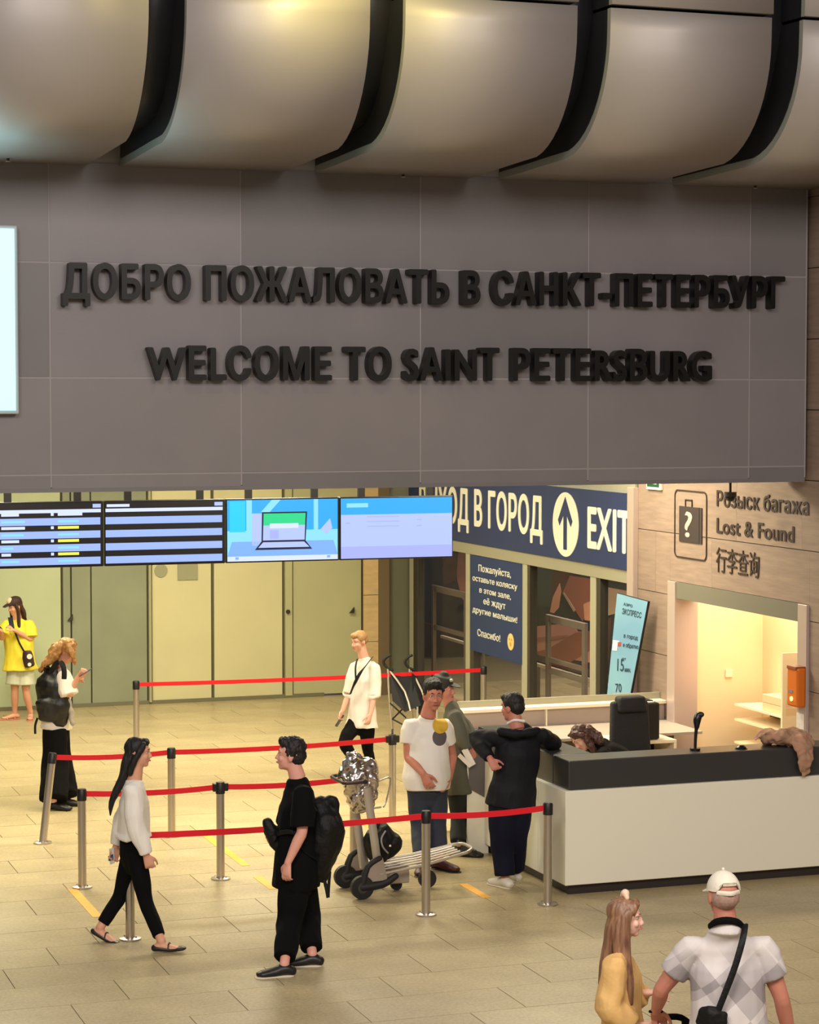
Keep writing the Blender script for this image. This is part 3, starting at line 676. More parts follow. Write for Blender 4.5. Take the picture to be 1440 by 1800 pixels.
# white end pillar with a grey screen
pe = empty('counter_terminal', (X0-.1, 19.7, 0), 'white rounded terminal post with a grey screen at the counter side', 'terminal')
a = ond(821, 1323, 20.45); b = ond(859, 1323, 20.45); cN = (a+b)/2; exx = (b-a).normalized(); hw = (b-a).length/2; nn = V((0, 0, 1)).cross(exx)
mb = MB(); pts = [(-1, 0), (1, 0), (1, .90), (.86, .97), (.6, 1.0), (-.6, 1.0), (-.86, .97), (-1, .90)]
base = V((cN.x, cN.y, 0)); mb.prism([base+exx*(hw*u)+Zv*(v*.99+.0) for u, v in pts], nn*.10 if nn.dot(Fh) > 0 else -nn*.10); mb.build('body', m_cw, pe)
fr = -nn if nn.dot(Fh) > 0 else nn
mb = MB(); mb.prism([base+fr*.004+exx*(hw*u)+Zv*v for u, v in [(-.84, .60), (.62, .52), (.7, .9), (.5, .94), (-.7, .95), (-.84, .9)]], fr*.004); mb.build('screen', mat('terminal_grey', (98, 92, 90), .4), pe)
# rear desk under the glass front
rd = empty('rear_desk', (9.3, 21.4, 0), 'pale rear desk with raised back ledge in front of the glass', 'desk')
m_mv = mat('desk_mauve', (168, 152, 140), .5); m_ed = mat('edge_white', (240, 226, 200), .4)
MB().box((8.12, 21.5, 0), (XE, 21.56, .94)).build('back_panel', m_mv, rd)
MB().box((8.10, 21.44, .94), (XE, 21.60, .975), .004).build('ledge', m_ed, rd)
MB().box((8.10, 21.604, .6), (XE, 21.64, 1.04)).build('rear_rail', mat('header_greygreen', (150, 146, 126), .5), rd)
MB().box((7.97, 20.6, .735), (XE-.0, 21.495, .765), .004).build('desk_top', mat('desk_top_pale', (165, 154, 144), .45), rd)
MB().box((8.0, 20.62, .735-.73), (8.04, 21.49, .733)).build('side_leg', m_mv, rd)
MB().box((9.05, 20.6, .52), (9.7, 21.2, .55)).build('shelf', m_ed, rd)
MB().box((9.02, 21.46, .765), (9.035, 21.498, .94)).build('panel_joint', m_ed, rd)
# side cabinet
a = ony(1190, 1300, 20.05); a.x -= .62; cb = empty('side_cabinet', (a.x, a.y, 0), 'low white open cabinet with dark inside left of the hatch', 'cabinet')
cx, cyy, ctz = a.x, a.y, a.z
MB().box((cx, cyy, ctz-.03), (cx+.62, cyy+.5, ctz), .003).build('top', m_ed, cb)
MB().box((cx, cyy+.005, 0), (cx+.03, cyy+.5, ctz-.03)).build('side', m_ed, cb); MB().box((cx+.59, cyy+.005, 0), (cx+.62, cyy+.5, ctz-.03)).build('side', m_ed, cb)
MB().box((cx+.03, cyy+.46, 0), (cx+.59, cyy+.5, ctz-.03)).build('back', m_off, cb); MB().box((cx+.03, cyy+.01, .3), (cx+.59, cyy+.46, .32)).build('shelf', m_off, cb)
# printer on the cabinet
p = ond(1152, 1296, 20.25); pr = empty('printer', (p.x, p.y, ctz), 'black office printer with a lit top slot on the side cabinet', 'printer')
PX = cx+.30
MB().box((cx+.14, cyy+.05, ctz+.002), (cx+.46, cyy+.42, ctz+.37), .02).build('body', mat('printer_black', (26, 24, 26), .35), pr)
MB().box((cx+.17, cyy+.15, ctz+.37), (cx+.43, cyy+.38, ctz+.385), .01).build('lid', mat('printer_black', (26, 24, 26), .35), pr)
MB().box((cx+.20, cyy+.07, ctz+.371), (cx+.40, cyy+.12, ctz+.378)).build('paper_slot', m_ed, pr)
# office chair
p = ony(1112, 1330, 19.55); oc = empty('office_chair', (p.x, p.y, 0), 'black high-backed office chair behind the counter with a folded headrest', 'office chair')
m_cf = mat('chair_black_fabric', (24, 23, 25), .7, bump=.3, bscale=60)
cx0, cy0 = p.x, p.y
def chb(z0, z1, w0, w1, dy0, dy1, th, name, bev=.03):
    mb = MB(); vs = []
    for (z, w_, dy) in ((z0, w0, dy0), (z1, w1, dy1)):
        for sx, sy in ((-1, 0), (1, 0), (1, 1), (-1, 1)): vs.append((cx0+sx*w_/2, cy0+dy+sy*th, z))
    mb.add(vs, [(0, 1, 2, 3), (4, 7, 6, 5), (0, 4, 5, 1), (1, 5, 6, 2), (2, 6, 7, 3), (3, 7, 4, 0)]); me = mb.mesh()
    bm = bmesh.new(); bm.from_mesh(me); bmesh.ops.bevel(bm, geom=list(bm.edges), offset=bev, segments=3, affect='EDGES', profile=.5); bm.to_mesh(me); bm.free()
    o = link(name, me, m_cf, oc, True); return o
chb(.55, 1.26, .44, .38, 0, .04, .09, 'backrest'); chb(1.16, 1.31, .30, .28, -.03, -.01, .14, 'headrest')
chb(.45, .53, .50, .50, -.42, -.42, .48, 'seat')
for s in (-1, 1):
    mb = MB(); mb.tube([(cx0+s*.27, cy0-.02, .52), (cx0+s*.29, cy0-.02, .72), (cx0+s*.29, cy0-.32, .73)], .02, seg=8, sub=3); mb.build('armrest', m_off, oc)
MB().cyl((cx0, cy0-.2, .1), (cx0, cy0-.2, .45), .03).build('column', m_off, oc)
for k in range(5):
    a_ = 2*math.pi*k/5; e = V((cx0+.3*math.cos(a_), cy0-.2+.3*math.sin(a_), .07)); MB().tube([(cx0, cy0-.2, .12), e], [.025, .018], seg=8).build('base_arm', m_off, oc); MB().sph(e+V((0, 0, -.035)), .033, 10, 6).build('castor', m_off, oc)
# microphone
TOPZ = 1.136
p = onz(1222, 1333, TOPZ); p.y = Y0+.2; mc = empty('gooseneck_microphone', (p.x, p.y, TOPZ), 'black gooseneck desk microphone standing on the charcoal counter top', 'microphone')
p = V((ony(1222, 1328, Y0+.2).x, Y0+.2, TOPZ))
MB().tube([p, p+V((0, 0, .018))], .045, seg=20).build('base', m_off, mc)
MB().tube([p+V((0, 0, .015)), p+V((.005, 0, .12)), p+V((.015, 0, .22))], [.012, .014, .018], seg=10, sub=3).build('neck', m_off, mc)
MB().tube([p+V((.015, 0, .2)), p+V((.018, 0, .26)), p+V((.035, 0, .30)), p+V((.05, -.02, .31))], [.022, .034, .034, .024], seg=12, sub=3, cap='round').build('windshield', m_off, mc, smooth=True)
p = V((ony(1303, 1329, Y0+.15).x, Y0+.15, TOPZ)); cv = empty('cable_grommet', p, 'small black knob on the counter top right of the microphone', 'knob')
MB().tube([p, p+V((0, 0, .012)), p+V((0, 0, .03))], [.045, .045, .02], seg=20).build('dome', m_off, cv)
MB().tube([p, p+V((0, 0, .005))], .055, seg=20).build('flange', m_off, cv)
# orange box and paper on the right jamb
p = onx(1416, 1212, XW-.12); ob = empty('orange_call_box', p, 'orange wall call box with lit button beside the hatch', 'call box')
yc = (yb+yk)/2; zt = onx(1416, 1177, XW-.1).z; zb_ = onx(1416, 1247, XW-.1).z
MB().box((XW-.13, yc-.1, zb_), (XW-.034, yc+.1, zt), .02).build('housing', mat('orange_plastic', (208, 106, 24), .4), ob)
MB().box((XW-.14, yc-.085, zt-.02), (XW-.034, yc+.085, zt+.012), .005).build('hood', mat('orange_dark', (140, 74, 26), .5), ob)
MB().box((XW-.134, yc-.02, zb_+.13), (XW-.129, yc+.06, zb_+.155)).build('label_plate', mat('grey_plate', (120, 124, 140), .5), ob)
MB().tube([(XW-.129, yc+.0, zb_+.075), (XW-.14, yc, zb_+.075)], .022, seg=16).build('lit_button', mat('lit_button', (250, 230, 120), .4, emit=2.5), ob)
pn = onx(1418, 1290, XW-.035); MB().box((XW-.036, yc-.065, onx(1418, 1312, XW).z), (XW-.033, yc+.075, onx(1418, 1255, XW).z)).build('paper_notice', mat('paper_white', (214, 204, 200), .7, var=.1, vscale=40))
tag(bpy.data.objects['paper_notice'], 'white paper sheet taped under the orange call box', 'notice')
# shelves with boxes in the booth
sh = empty('booth_shelf', (11.3, 19.5, 0), 'cream shelves inside the lit room at the right of the hatch', 'shelf')
ysa = onx(1407, 1290, 11.3).y-.1; ysb = onx(1357, 1290, 11.3).y
for z in (onx(1380, 1252, 11.2).z, onx(1380, 1279, 11.2).z, onx(1380, 1320, 11.2).z): MB().box((11.02, ysa, z-.02), (11.48, 21.1, z)).build('shelf_board', mat('shelf_cream', (246, 226, 190), .5), sh)
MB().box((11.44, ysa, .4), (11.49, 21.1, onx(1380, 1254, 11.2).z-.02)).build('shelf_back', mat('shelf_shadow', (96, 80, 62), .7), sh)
MB().box((11.02, ysa-.03, .2), (11.48, ysa, 1.6)).build('upright', mat('shelf_cream', (246, 226, 190), .5), sh)
z = onx(1380, 1252, 11.2).z
ybx = onx(1388, 1230, 11.1).y
for k in range(2):
    t = MB().box((11.06, ybx-.0, z+.002+k*.085), (11.40, ybx+.5, z+.083+k*.085), .004).build('archive_box', mat('box_cream', (236, 206, 160), .6)); tag(t, ['cream box at the bottom of the stack on the booth shelf', 'cream box on top of the stack on the booth shelf'][k], 'box', 'boxes on the booth shelf')
# banner leaning on the wall
bn = empty('leaning_banner', (10.2, 21.9, 0), 'tilted pale blue railway banner leaning left of the stone wall', 'banner')
d0 = 24.2
TL, TR, BR, BL = ond(1085, 1042, d0), ond(1140, 1057, d0-.35), ond(1108, 1225, d0-.35), ond(1067, 1225, d0)
def ev(u, v): return (TL*(1-u)+TR*u)*(1-v)+(BL*(1-u)+BR*u)*v
_n = (TR-TL).cross(BL-TL); _r = ray(1108, 1225); BR = CAM+_r*((TL-CAM).dot(_n)/_r.dot(_n))
VB = (TL.z)/(TL.z-BL.z)
nrm = (TR-TL).cross(BL-TL).normalized(); nrm = nrm if nrm.dot(Fh) < 0 else -nrm
def bq(u0, v0, u1, v1, th, m, name, lift=0.0):
    P = [ev(u0, v0), ev(u1, v0), ev(u1, v1), ev(u0, v1)]; return MB().prism([p+nrm*lift for p in P], nrm*th).build(name, m, bn)
bq(0, 0, 1, VB*.98, -.03, mat('banner_back', (30, 28, 30), .6), 'back_board'); bq(0.01, 0.005, .99, VB*.97, .003, mat('banner_cyan', (106, 148, 176), .45, var=.12, vscale=1.5, rgb2=(126, 170, 188)), 'print', .001)
bq(.04, .34+.11, .26, .47, .001, mat('banner_pale', (220, 226, 214), .5), 'printed_photo', .005); bq(.22, .46, .34, .50, .001, mat('banner_red', (150, 70, 66), .5), 'printed_photo', .0065)
bq(.05, .47, .22, .55, .001, mat('banner_pale', (220, 226, 214), .5), 'printed_photo', .007)
def btext(s, u0, u1, v, cap, m):
    a = ev(u0, v); b = ev(u1, v); e = (b-a); L = e.length; e.normalize(); up = (TL-BL).normalized(); up = (up-e*up.dot(e)).normalized()
    text_line(s, a+nrm*.007, e, up, nrm, L, cap, m, bn, 'lettering', .0015, .01)
mi = mat('banner_ink', (36, 60, 72), .5)
btext('АЭРО', .26, .55, .10, .028, mi); btext('ЭКСПРЕСС', .24, .88, .185, .06, mi); btext('в город', .4, .9, .41, .045, mi); btext('и обратно', .42, .98, .50, .045, mi); btext('15', .32, .58, .74, .13, mi); btext('мин.', .62, .86, .745, .05, mi); btext('70', .36, .62, .95, .09, mi); btext('от', .45, .6, .63, .03, mi)
# garment over the counter corner
gx = ony(1392, 1340, Y0).x
mb = MB(); g = V((gx, Y0+.12, TOPZ))
mb.tube([g+V((-.12, .12, .05)), g+V((0, .05, .08)), g+V((.12, 0, .07)), g+V((.16, -.1, .03))], [.10, .13, .12, .09], side=EX, asp=.55, seg=14, sub=3, cap='round')
mb.tube([g+V((.06, -.02, .09)), g+V((.10, -.12, .04)), g+V((.11, -.165, -.08)), g+V((.10, -.17, -.2)), g+V((.09, -.165, -.24))], [.10, .10, .075, .055, .03], side=EX, asp=.4, seg=14, sub=3, cap='round')
mb.tube([g+V((.0, .0, .1)), g+V((-.14, .1, .12)), g+V((-.22, .14, .06))], [.08, .07, .04], side=EY, asp=.4, seg=12, sub=3, cap='round')
blob('draped_jacket', mb, mat('dusty_pink_cloth', (188, 140, 116), .8, var=.15, vscale=6, rgb2=(150, 120, 92)), vox=.008, sm=4, amp=.022, scale=11, label='dusty pink jacket draped over the charcoal counter top near the hatch', cat='jacket')
# ================================================================ QUEUE BARRIERS
m_steel = mat('brushed_steel', (196, 188, 178), .28, metal=.9); m_cap = mat('post_cap_black', (26, 22, 24), .4); m_red = mat('belt_red', (226, 14, 34), .6)
m_red2 = mat('belt_red_dark', (150, 14, 24), .6)
PH = .85
def post(px, py, label, lean=None):
    f = onz(px, py, 0); t = empty('queue_post', f, label, 'queue post', 'steel posts of the queue barrier')
    top = f+V((0, 0, PH)) if lean is None else lean
    ax = (top-f).normalized()
    MB().tube([f, f+V((0, 0, .012)), f+V((0, 0, .02))], [.085, .085, .05], seg=28).build('base_flange', m_steel, t)
    MB().tube([f+ax*.012, f+ax*(PH-.10)], .036, seg=20).build('steel_tube', m_steel, t, smooth=True)
    MB().tube([f+ax*(PH-.10), f+ax*(PH-.012), f+ax*PH], [.041, .041, .034], seg=20).build('belt_cassette', m_cap, t, smooth=True)
    for k in range(4):
        an = math.radians(45+90*k); q = V((math.cos(an), math.sin(an), 0))*.036; MB().tube([f+q+V((0, 0, .012)), f+q*1.6+V((0, 0, .024))], .006, seg=6).build('bolt', m_steel, t)
    if px in (303, 690, 388, 752):
        s = 1
        for s in (-1, 1): c0 = f+ax*(PH-.045)+EX*(s*.05); MB().box(c0+V((-.018, -.022, -.035)), c0+V((.018, .022, .035)), .006).build('belt_clip', m_cap, t)
    return t, f+ax*(PH-.045)
def belt(a, b, par, sag=.012, m=None):
    n = 8; mb = MB(); d = (b-a); L = d.length; e = d.normalized(); sd = V((-e.y, e.x, 0)).normalized()
    P = [a+e*.04+d*((L-.08)/L)*(i/n)-Zv*(sag*4*(i/n)*(1-i/n)) for i in range(n+1)]
    vs = []
    for p in P:
        for z_, s in ((-.024, -1), (-.024, 1), (.024, 1), (.024, -1)): vs.append(p+Zv*z_+sd*(s*.0015))
    fs = [(4*i+k, 4*i+(k+1) % 4, 4*i+4+(k+1) % 4, 4*i+4+k) for i in range(n) for k in range(4)]+[(0, 1, 2, 3), (4*n+3, 4*n+2, 4*n+1, 4*n)]
    mb.add(vs, fs).build('belt', m or m_red, par)
rowsP = [[(240, 1323, 'steel queue post of the farthest row behind the walking woman'), (850, 1291, 'steel queue post of the farthest row before the glass front')],
 [(75, 1482, 'leaning steel queue post beside the blonde woman'), (302, 1470, 'steel queue post of the second row, above the walking woman'), (690, 1441, 'steel queue post left of the man in the white tee')],
 [(145, 1560, 'steel queue post left of the walking woman, third row'), (388, 1545, 'steel queue post between the walking woman and the person in black'), (622, 1527, 'steel queue post hidden behind the luggage cart column')],
 [(229, 1651, 'steel queue post seen between the walking woman legs'), (749, 1608, 'nearest steel queue post in front of the luggage cart'), (963, 1590, 'steel queue post at the corner of the white counter')]]
for r_ in rowsP:
    prev = None
    for px, py, lab in r_:
        lean = ond(93, 1322, 21.0) if px == 75 else None
        t, q = post(px, py, lab, lean)
        if prev: belt(prev[1], q, prev[0], sag=.02)
        prev = (t, q)
# ================================================================ PEOPLE
def skin(n, rgb): return mat('skin_'+n, rgb, .55, var=.05, vscale=20)
def lerp(a, b, t): return a+(b-a)*t
def hand(mb, w, d, n, s, curl=.5, hs=1.0, fist=False):
    """w wrist, d finger direction, n palm normal, s side of the thumb"""
    d = d.normalized(); n = (n-d*n.dot(d)).normalized(); sd = d.cross(n).normalized()
    if sd.dot(s) < 0: sd = -sd
    k = w+d*.085*hs
    mb.tube([w-d*.02, w+d*.03*hs, w+d*.07*hs, k], [.024*hs, .034*hs, .040*hs, .038*hs], side=sd, asp=[.8, .5, .42, .38], seg=12, sub=2, cap='round')
    for i, (o, L) in enumerate([(.032, .070), (.011, .078), (-.011, .072), (-.031, .058)]):
        p = k+sd*o*hs-d*.008; c = curl*(1+.12*i); pts = [p]; q = p; a = c*.35
        for sgm in (.45, .30, .25):
            q = q+(d*math.cos(a)+n*math.sin(a)+sd*(o*1.6))*L*hs*sgm; pts.append(q); a += c*1.1
        mb.tube(pts, [.0092*hs, .0088*hs, .0082*hs, .007*hs], seg=8, cap='round')
    t0 = w+d*.025*hs+sd*.028*hs; mb.tube([t0, t0+(d*.6+sd*.6+n*.3)*.036*hs, t0+(d*.95+sd*.55+n*.5)*.055*hs, t0+(d*1.2+sd*.45+n*.7)*.068*hs], [.013*hs, .0115*hs, .010*hs, .008*hs], seg=8, cap='round')
class P:
    def __init__(s, label, d, sk=(214, 160, 132), hs=1.0, g=1.0):
        s.label = label; s.d = d; s.J = {}; s.hs = hs; s.g = g; s.sk = sk
    def at(s, px, py, dt=0): return ond(px, py, s.d+dt)
    def joints(s, **k):
        for n, v in k.items():
            if len(v) == 4 or (len(v) == 3 and v[0] == 'g'): q = onz(v[1], v[2], 0); s.J[n] = q+Zv*.085*s.hs
            else: s.J[n] = s.at(*v)
        return s
    def head(s, face, up=(0, 0, 1)):   # face/up in (right, away, up) camera frame
        f = Rv*face[0]+Fh*face[1]+Zv*face[2]; s.F = f.normalized(); u = Rv*up[0]+Fh*up[1]+Zv*up[2]
        s.U = (u-s.F*u.dot(s.F)).normalized(); s.S = s.F.cross(s.U).normalized(); return s
    def H(s, x, y, z): return s.J['hd']+(s.S*x+s.F*y+s.U*z)*s.hs
    def hell(s, mb, c, r, seg=14, rg=10): return mb.ell(s.H(*c), s.S*r[0]*s.hs, s.F*r[1]*s.hs, s.U*r[2]*s.hs, seg, rg)
    def htube(s, mb, pts, rad, **k):
        if 'side' in k: k['side'] = s.S*k['side'][0]+s.F*k['side'][1]+s.U*k['side'][2]
        rad = [r*s.hs for r in rad] if isinstance(rad, list) else rad*s.hs
        return mb.tube([s.H(*p) for p in pts], rad, **k)
    def build(s, tf=None, handL=None, handR=None, vox=.007, feet=True, bodyfwd=None):
        J = s.J; hs = s.hs; g = s.g; mb = MB()
        shs = (J['shR']-J['shL']); s.side = shs.normalized(); s.nk = J['nk']; s.pc = (J['hipL']+J['hipR'])/2
        hsd = (J['hipR']-J['hipL']).normalized() if (J['hipR']-J['hipL']).length > .02 else s.side
        s.hsd = hsd; s.fw = (Zv.cross(s.side)).normalized()   # side = towards person's right -> forward
        s.fw = -s.fw if bodyfwd is not None and s.fw.dot(Rv*bodyfwd[0]+Fh*bodyfwd[1]) < 0 else s.fw
        sm_ = (J['shL']+J['shR'])/2; base = min(J['anL'].z, J['anR'].z)
        root = empty('person', V((s.pc.x, s.pc.y, 0)), s.label, 'person'); s.root = root
        cr = s.pc-Zv*.07
        sw = shs.length/2
        ch = lerp(s.pc, sm_, .72); wa = lerp(s.pc, sm_, .36)
        mb.tube([cr, s.pc, wa, ch, sm_-Zv*.045, lerp(sm_, J['nk'], .35), J['nk']-Zv*.01], [.11*g, .155*g, .128*g, .15*g, sw*.80, sw*.44, .054], side=[hsd, hsd, hsd.lerp(s.side, .5), s.side, s.side, s.side, s.side], asp=[.8, .72, .70, .66, .50, .6, .9], seg=18, sub=3, cap='round')
        mb.tube([J['nk']-Zv*.03, lerp(J['nk'], J['hd'], .5), s.H(0, -.015, -.03)], [.062*hs, .054*hs, .055*hs], seg=14, sub=2)
        # head
        s.hell(mb, (0, -.014, .028), (.073, .092, .086), 20, 14); s.hell(mb, (0, .022, -.035), (.056, .064, .076), 18, 12); s.hell(mb, (0, .056, -.088), (.026, .024, .022))
        s.hell(mb, (0, .02, -.07), (.05, .055, .035)); s.htube(mb, [(0, .082, .012), (0, .092, -.012), (0, .098, -.028)], [.007, .009, .012], seg=8, cap='round')
        s.hell(mb, (.012, .088, -.032), (.009, .011, .008), 8, 6); s.hell(mb, (-.012, .088, -.032), (.009, .011, .008), 8, 6)
        s.htube(mb, [(-.045, .062, .028), (-.02, .076, .026), (.02, .076, .026), (.045, .062, .028)], .010, seg=8, cap='round')
        for q in (-1, 1):
            s.hell(mb, (q*.074, -.012, -.010), (.010, .020, .032), 10, 8); s.hell(mb, (q*.036, .058, -.028), (.02, .02, .02), 10, 8)
        s.hell(mb, (0, .078, -.058), (.022, .012, .010), 10, 6)
        # arms, legs
        for q in 'LR':
            sh, el, wr = J['sh'+q], J['el'+q], J['wr'+q]
            sh = sh-Zv*.022; mb.tube([sh, lerp(sh, el, .5), el, lerp(el, wr, .3), wr], [.048*g, .047*g, .038*g, .039*g, .026*hs], seg=12, sub=3, cap='round')
            hp, kn, an = J['hip'+q], J['kn'+q], J['an'+q]
            mb.tube([hp, lerp(hp, kn, .5), kn, lerp(kn, an, .35), lerp(kn, an, .8), an], [.088*g, .072*g, .054*g, .056*g, .036*hs, .036*hs], seg=12, sub=2, cap='round')
        s.toes = tf or {'L': (s.F.x, s.F.y), 'R': (s.F.x, s.F.y)}
        s.ft = {}
        for q in 'LR':
            t = s.toes[q]; td = (Rv*t[0]+Fh*t[1]); td.z = t[2] if len(t) > 2 else 0; td.normalize(); s.ft[q] = td; an = J['an'+q]; z0 = an-Zv*.085*hs
            heel = an-td*.045*hs-Zv*.045*hs; toe = an+td*.17*hs-Zv*.062*hs
            sdv = td.cross(Zv)
            mb.tube([heel, an-Zv*.035*hs, lerp(heel, toe, .5)+Zv*.004, toe-td*.03, toe], [.032*hs, .036*hs, .036*hs, .040*hs, .026*hs], side=sdv, asp=[.9, 1, .75, .45, .45], seg=12, sub=2, cap='round')
        for q, h in (('L', handL), ('R', handR)):
            wr, el = J['wr'+q], J['el'+q]
            fd = (wr-el).normalized(); h = h or {}
            dd = h.get('d'); dd = (Rv*dd[0]+Fh*dd[1]+Zv*dd[2]) if dd else fd
            nn = h.get('n'); nn = (Rv*nn[0]+Fh*nn[1]+Zv*nn[2]) if nn else (-s.side if q == 'R' else s.side)
            ts = h.get('t'); ts = (Rv*ts[0]+Fh*ts[1]+Zv*ts[2]) if ts else s.fw
            hand(mb, wr, dd, nn, ts, h.get('c', .5), hs)
        s.body = blob('body', mb, skin(s.label[:12], s.sk), root, vox=vox, sm=3)
        return s
    def face(s, iris=(60, 42, 30), brow=(70, 48, 36), lip=(176, 96, 90)):
        for q in (-1, 1):
            MB().sph(s.H(q*.030, .0595, .008), .0125*s.hs, 12, 8).build('eye', mat('eye_white', (190, 176, 168), .3), s.root, smooth=True)
            MB().sph(s.H(q*.030, .0675, .008), .0058*s.hs, 10, 6).build('iris', mat('iris_%d' % iris[0], iris, .2), s.root)
            mb = MB(); s.htube(mb, [(q*.012, .083, .028), (q*.03, .076, .033), (q*.047, .059, .029)], [.0035, .0045, .003], seg=6); mb.build('eyebrow', mat('brow_%d' % brow[0], brow, .8), s.root)
        mb = MB(); s.htube(mb, [(-.022, .083, -.060), (-.008, .092, -.057), (.008, .092, -.057), (.022, .083, -.060)], [.002, .0055, .0055, .002], seg=8, sub=2); mb.build('lips', mat('lips_%d' % lip[0], lip, .5), s.root, smooth=True)
    # ---- garments
    def trunk(s, mb, hem, ease=.02, gs=1.0, flare=1.0, neck=.072, top=None, belly=0.0, deep=1.0):
        """hem: height of hem below pelvis (negative = above), in metres"""
        J = s.J; sm_ = (J['shL']+J['shR'])/2; sw = (J['shR']-J['shL']).length/2; g = s.g*gs; ax = (sm_-s.pc).normalized()
        ch = lerp(s.pc, sm_, .72); wa = lerp(s.pc, sm_, .36); hm = s.pc-ax*hem; hsd = s.hsd
        mb.tube([hm, lerp(hm, wa, .5), wa, ch, sm_-Zv*.03, lerp(sm_, J['nk'], .42), J['nk']-Zv*.03], [(.168*g+ease)*flare, (.160*g+ease+belly*.8), (.140*g+ease+belly), (.155*g+ease), sw*.88+ease*.5, sw*.52+ease*.4, neck],
                side=[hsd, hsd, hsd.lerp(s.side, .5), s.side, s.side, s.side, s.side], asp=[.80*deep, .80*deep, .80*deep, .70*deep, .54, .66, .92], seg=22, sub=3)
    def sleeve(s, mb, q, frac, r0=.075, r1=.06, cuff=None):
        J = s.J; sh, el, wr = J['sh'+q], J['el'+q], J['wr'+q]; sw = (J['shR'] if q == 'R' else J['shL'])-(J['shL']+J['shR'])/2
        st = sh-sw*.45-Zv*.02; sh = sh-Zv*.012
        if frac <= 1: e = lerp(sh, el, frac); mb.tube([st, sh, lerp(sh, e, .5), e], [r0*.72, r0*.90, lerp(r0, r1, .5), r1], seg=14, sub=2)
        else: e = lerp(el, wr, frac-1); mb.tube([st, sh, lerp(sh, el, .5), el, lerp(el, e, .5), e], [r0*.72, r0*.90, lerp(r0, r1, .4), lerp(r0, r1, .6), lerp(r0, r1, .8), cuff or r1], seg=14, sub=3)
    def top(s, m, hem=.05, sl=.6, ease=.02, r0=.078, r1=.066, name='shirt', amp=.010, scale=7, vox=.009, cuff=None, stretch=(1, 1, .55), label=None, slL=None, slR=None, extra_prims=None, **k):
        mb = MB(); s.trunk(mb, hem, ease, **k)
        for q, f in (('L', slL or sl), ('R', slR or sl)): s.sleeve(mb, q, f, r0, r1, cuff)
        if extra_prims: extra_prims(mb)
        return blob(name, mb, m, s.root, vox=vox, sm=4, amp=amp, scale=scale, stretch=stretch, **({'label': label} if label else {}))
    def pants(s, m, wide=.02, cuff=.075, end=.93, name='trousers', amp=.009, scale=7, vox=.010, knee=None, gs=1.0, **kw):
        J = s.J; mb = MB(); g = s.g*gs
        sm_ = (J['shL']+J['shR'])/2; ax = (sm_-s.pc).normalized()
        mb.tube([s.pc-ax*.10, s.pc-ax*.02, s.pc+ax*.10, s.pc+ax*.16], [.12*g+wide, .163*g+wide*.6, .15*g+.010, .136*g+.008], side=s.hsd, asp=.76, seg=18, sub=2, cap='round')
        for q in 'LR':
            hp, kn, an = J['hip'+q], J['kn'+q], J['an'+q]; kr = knee or (.062*g+wide)
            if end <= .5: e = lerp(hp, kn, end*2); mb.tube([hp+Zv*.03, lerp(hp, e, .5), e], [.095*g+wide, .088*g+wide, cuff], seg=14, sub=2)
            else:
                e = lerp(kn, an, (end-.5)*2); mb.tube([hp+Zv*.03, lerp(hp, kn, .5), kn, lerp(kn, e, .5), e], [.094*g+wide*.8, .08*g+wide, kr, (kr+cuff)/2, cuff], seg=14, sub=3)
        return blob(name, mb, m, s.root, vox=vox, sm=3, amp=amp, scale=scale, stretch=(1, 1, .45), **kw)
    def shoes(s, m, sole=None, low=False, boot=False, big=1.0, name='shoe'):
        for q in 'LR':
            an = s.J['an'+q]; td = s.ft[q]; hs = s.hs*big; sdv = td.cross(Zv); mb = MB()
            heel = an-td*.055*hs-Zv*.050*hs; toe = an+td*.185*hs-Zv*.060*hs
            if low: mb.tube([heel+Zv*.002, an-Zv*.052*hs-td*.01, lerp(heel, toe, .55)-Zv*.008, toe-td*.03, toe], [.038*hs, .042*hs, .041*hs, .044*hs, .028*hs], side=sdv, asp=[.75, .62, .52, .42, .4], seg=14, sub=3, cap='round')
            else: mb.tube([heel, an-Zv*.035*hs, lerp(heel, toe, .5)+Zv*.005, toe-td*.035, toe], [.042*hs, .046*hs, .044*hs, .048*hs, .034*hs], side=sdv, asp=[.85, .95, .85, .6, .55], seg=14, sub=3, cap='round')
            if boot: mb.tube([an-Zv*.05, an+(s.J['kn'+q]-an).normalized()*.14], [.05, .062], seg=14)
            o = blob(name, mb, m, s.root, vox=.006, sm=3)
            if sole:
                mb = MB(); b = an-Zv*.083*s.hs; mb.tube([b-td*.06*hs, b-td*.03*hs, b+td*.07*hs, b+td*.16*hs, b+td*.205*hs], [.03*hs, .043*hs, .041*hs, .048*hs, .026*hs], side=sdv, asp=.3, seg=14, sub=3, cap='round'); mb.build('sole', sole, o, smooth=True)
            if low:
                mb = MB(); c = an+td*.06*hs-Zv*.03*hs; mb.tube([c+sdv*.038*hs-Zv*.02, c+sdv*.02*hs+Zv*.012, c-sdv*.02*hs+Zv*.012, c-sdv*.038*hs-Zv*.02], .006, seg=6, sub=3); mb.build('strap', m, o)
    def hair_short(s, m, lift=0.0, back=1.0, amp=.006, low=False, name='hair'):
        mb = MB(); s.hell(mb, (0, -.022, .046+lift), (.080, .094, .080), 18, 12); s.hell(mb, (0, -.05, .0), (.072, .068, .075*back), 16, 10)
        s.hell(mb, (0, .045, .085+lift), (.058, .045, .034))
        for q in (-1, 1): s.hell(mb, (q*.066, -.012, .035), (.016, .045, .04))
        return blob(name, mb, m, s.root, vox=.006, sm=2, amp=amp, scale=45, stretch=(1, 1, .5))
def strap(pts, r, m, par, name='strap', asp=.25, side=None, seg=8):
    mb = MB(); mb.tube(pts, r, side=side, asp=asp, seg=seg, sub=4); return mb.build(name, m, par, smooth=True)
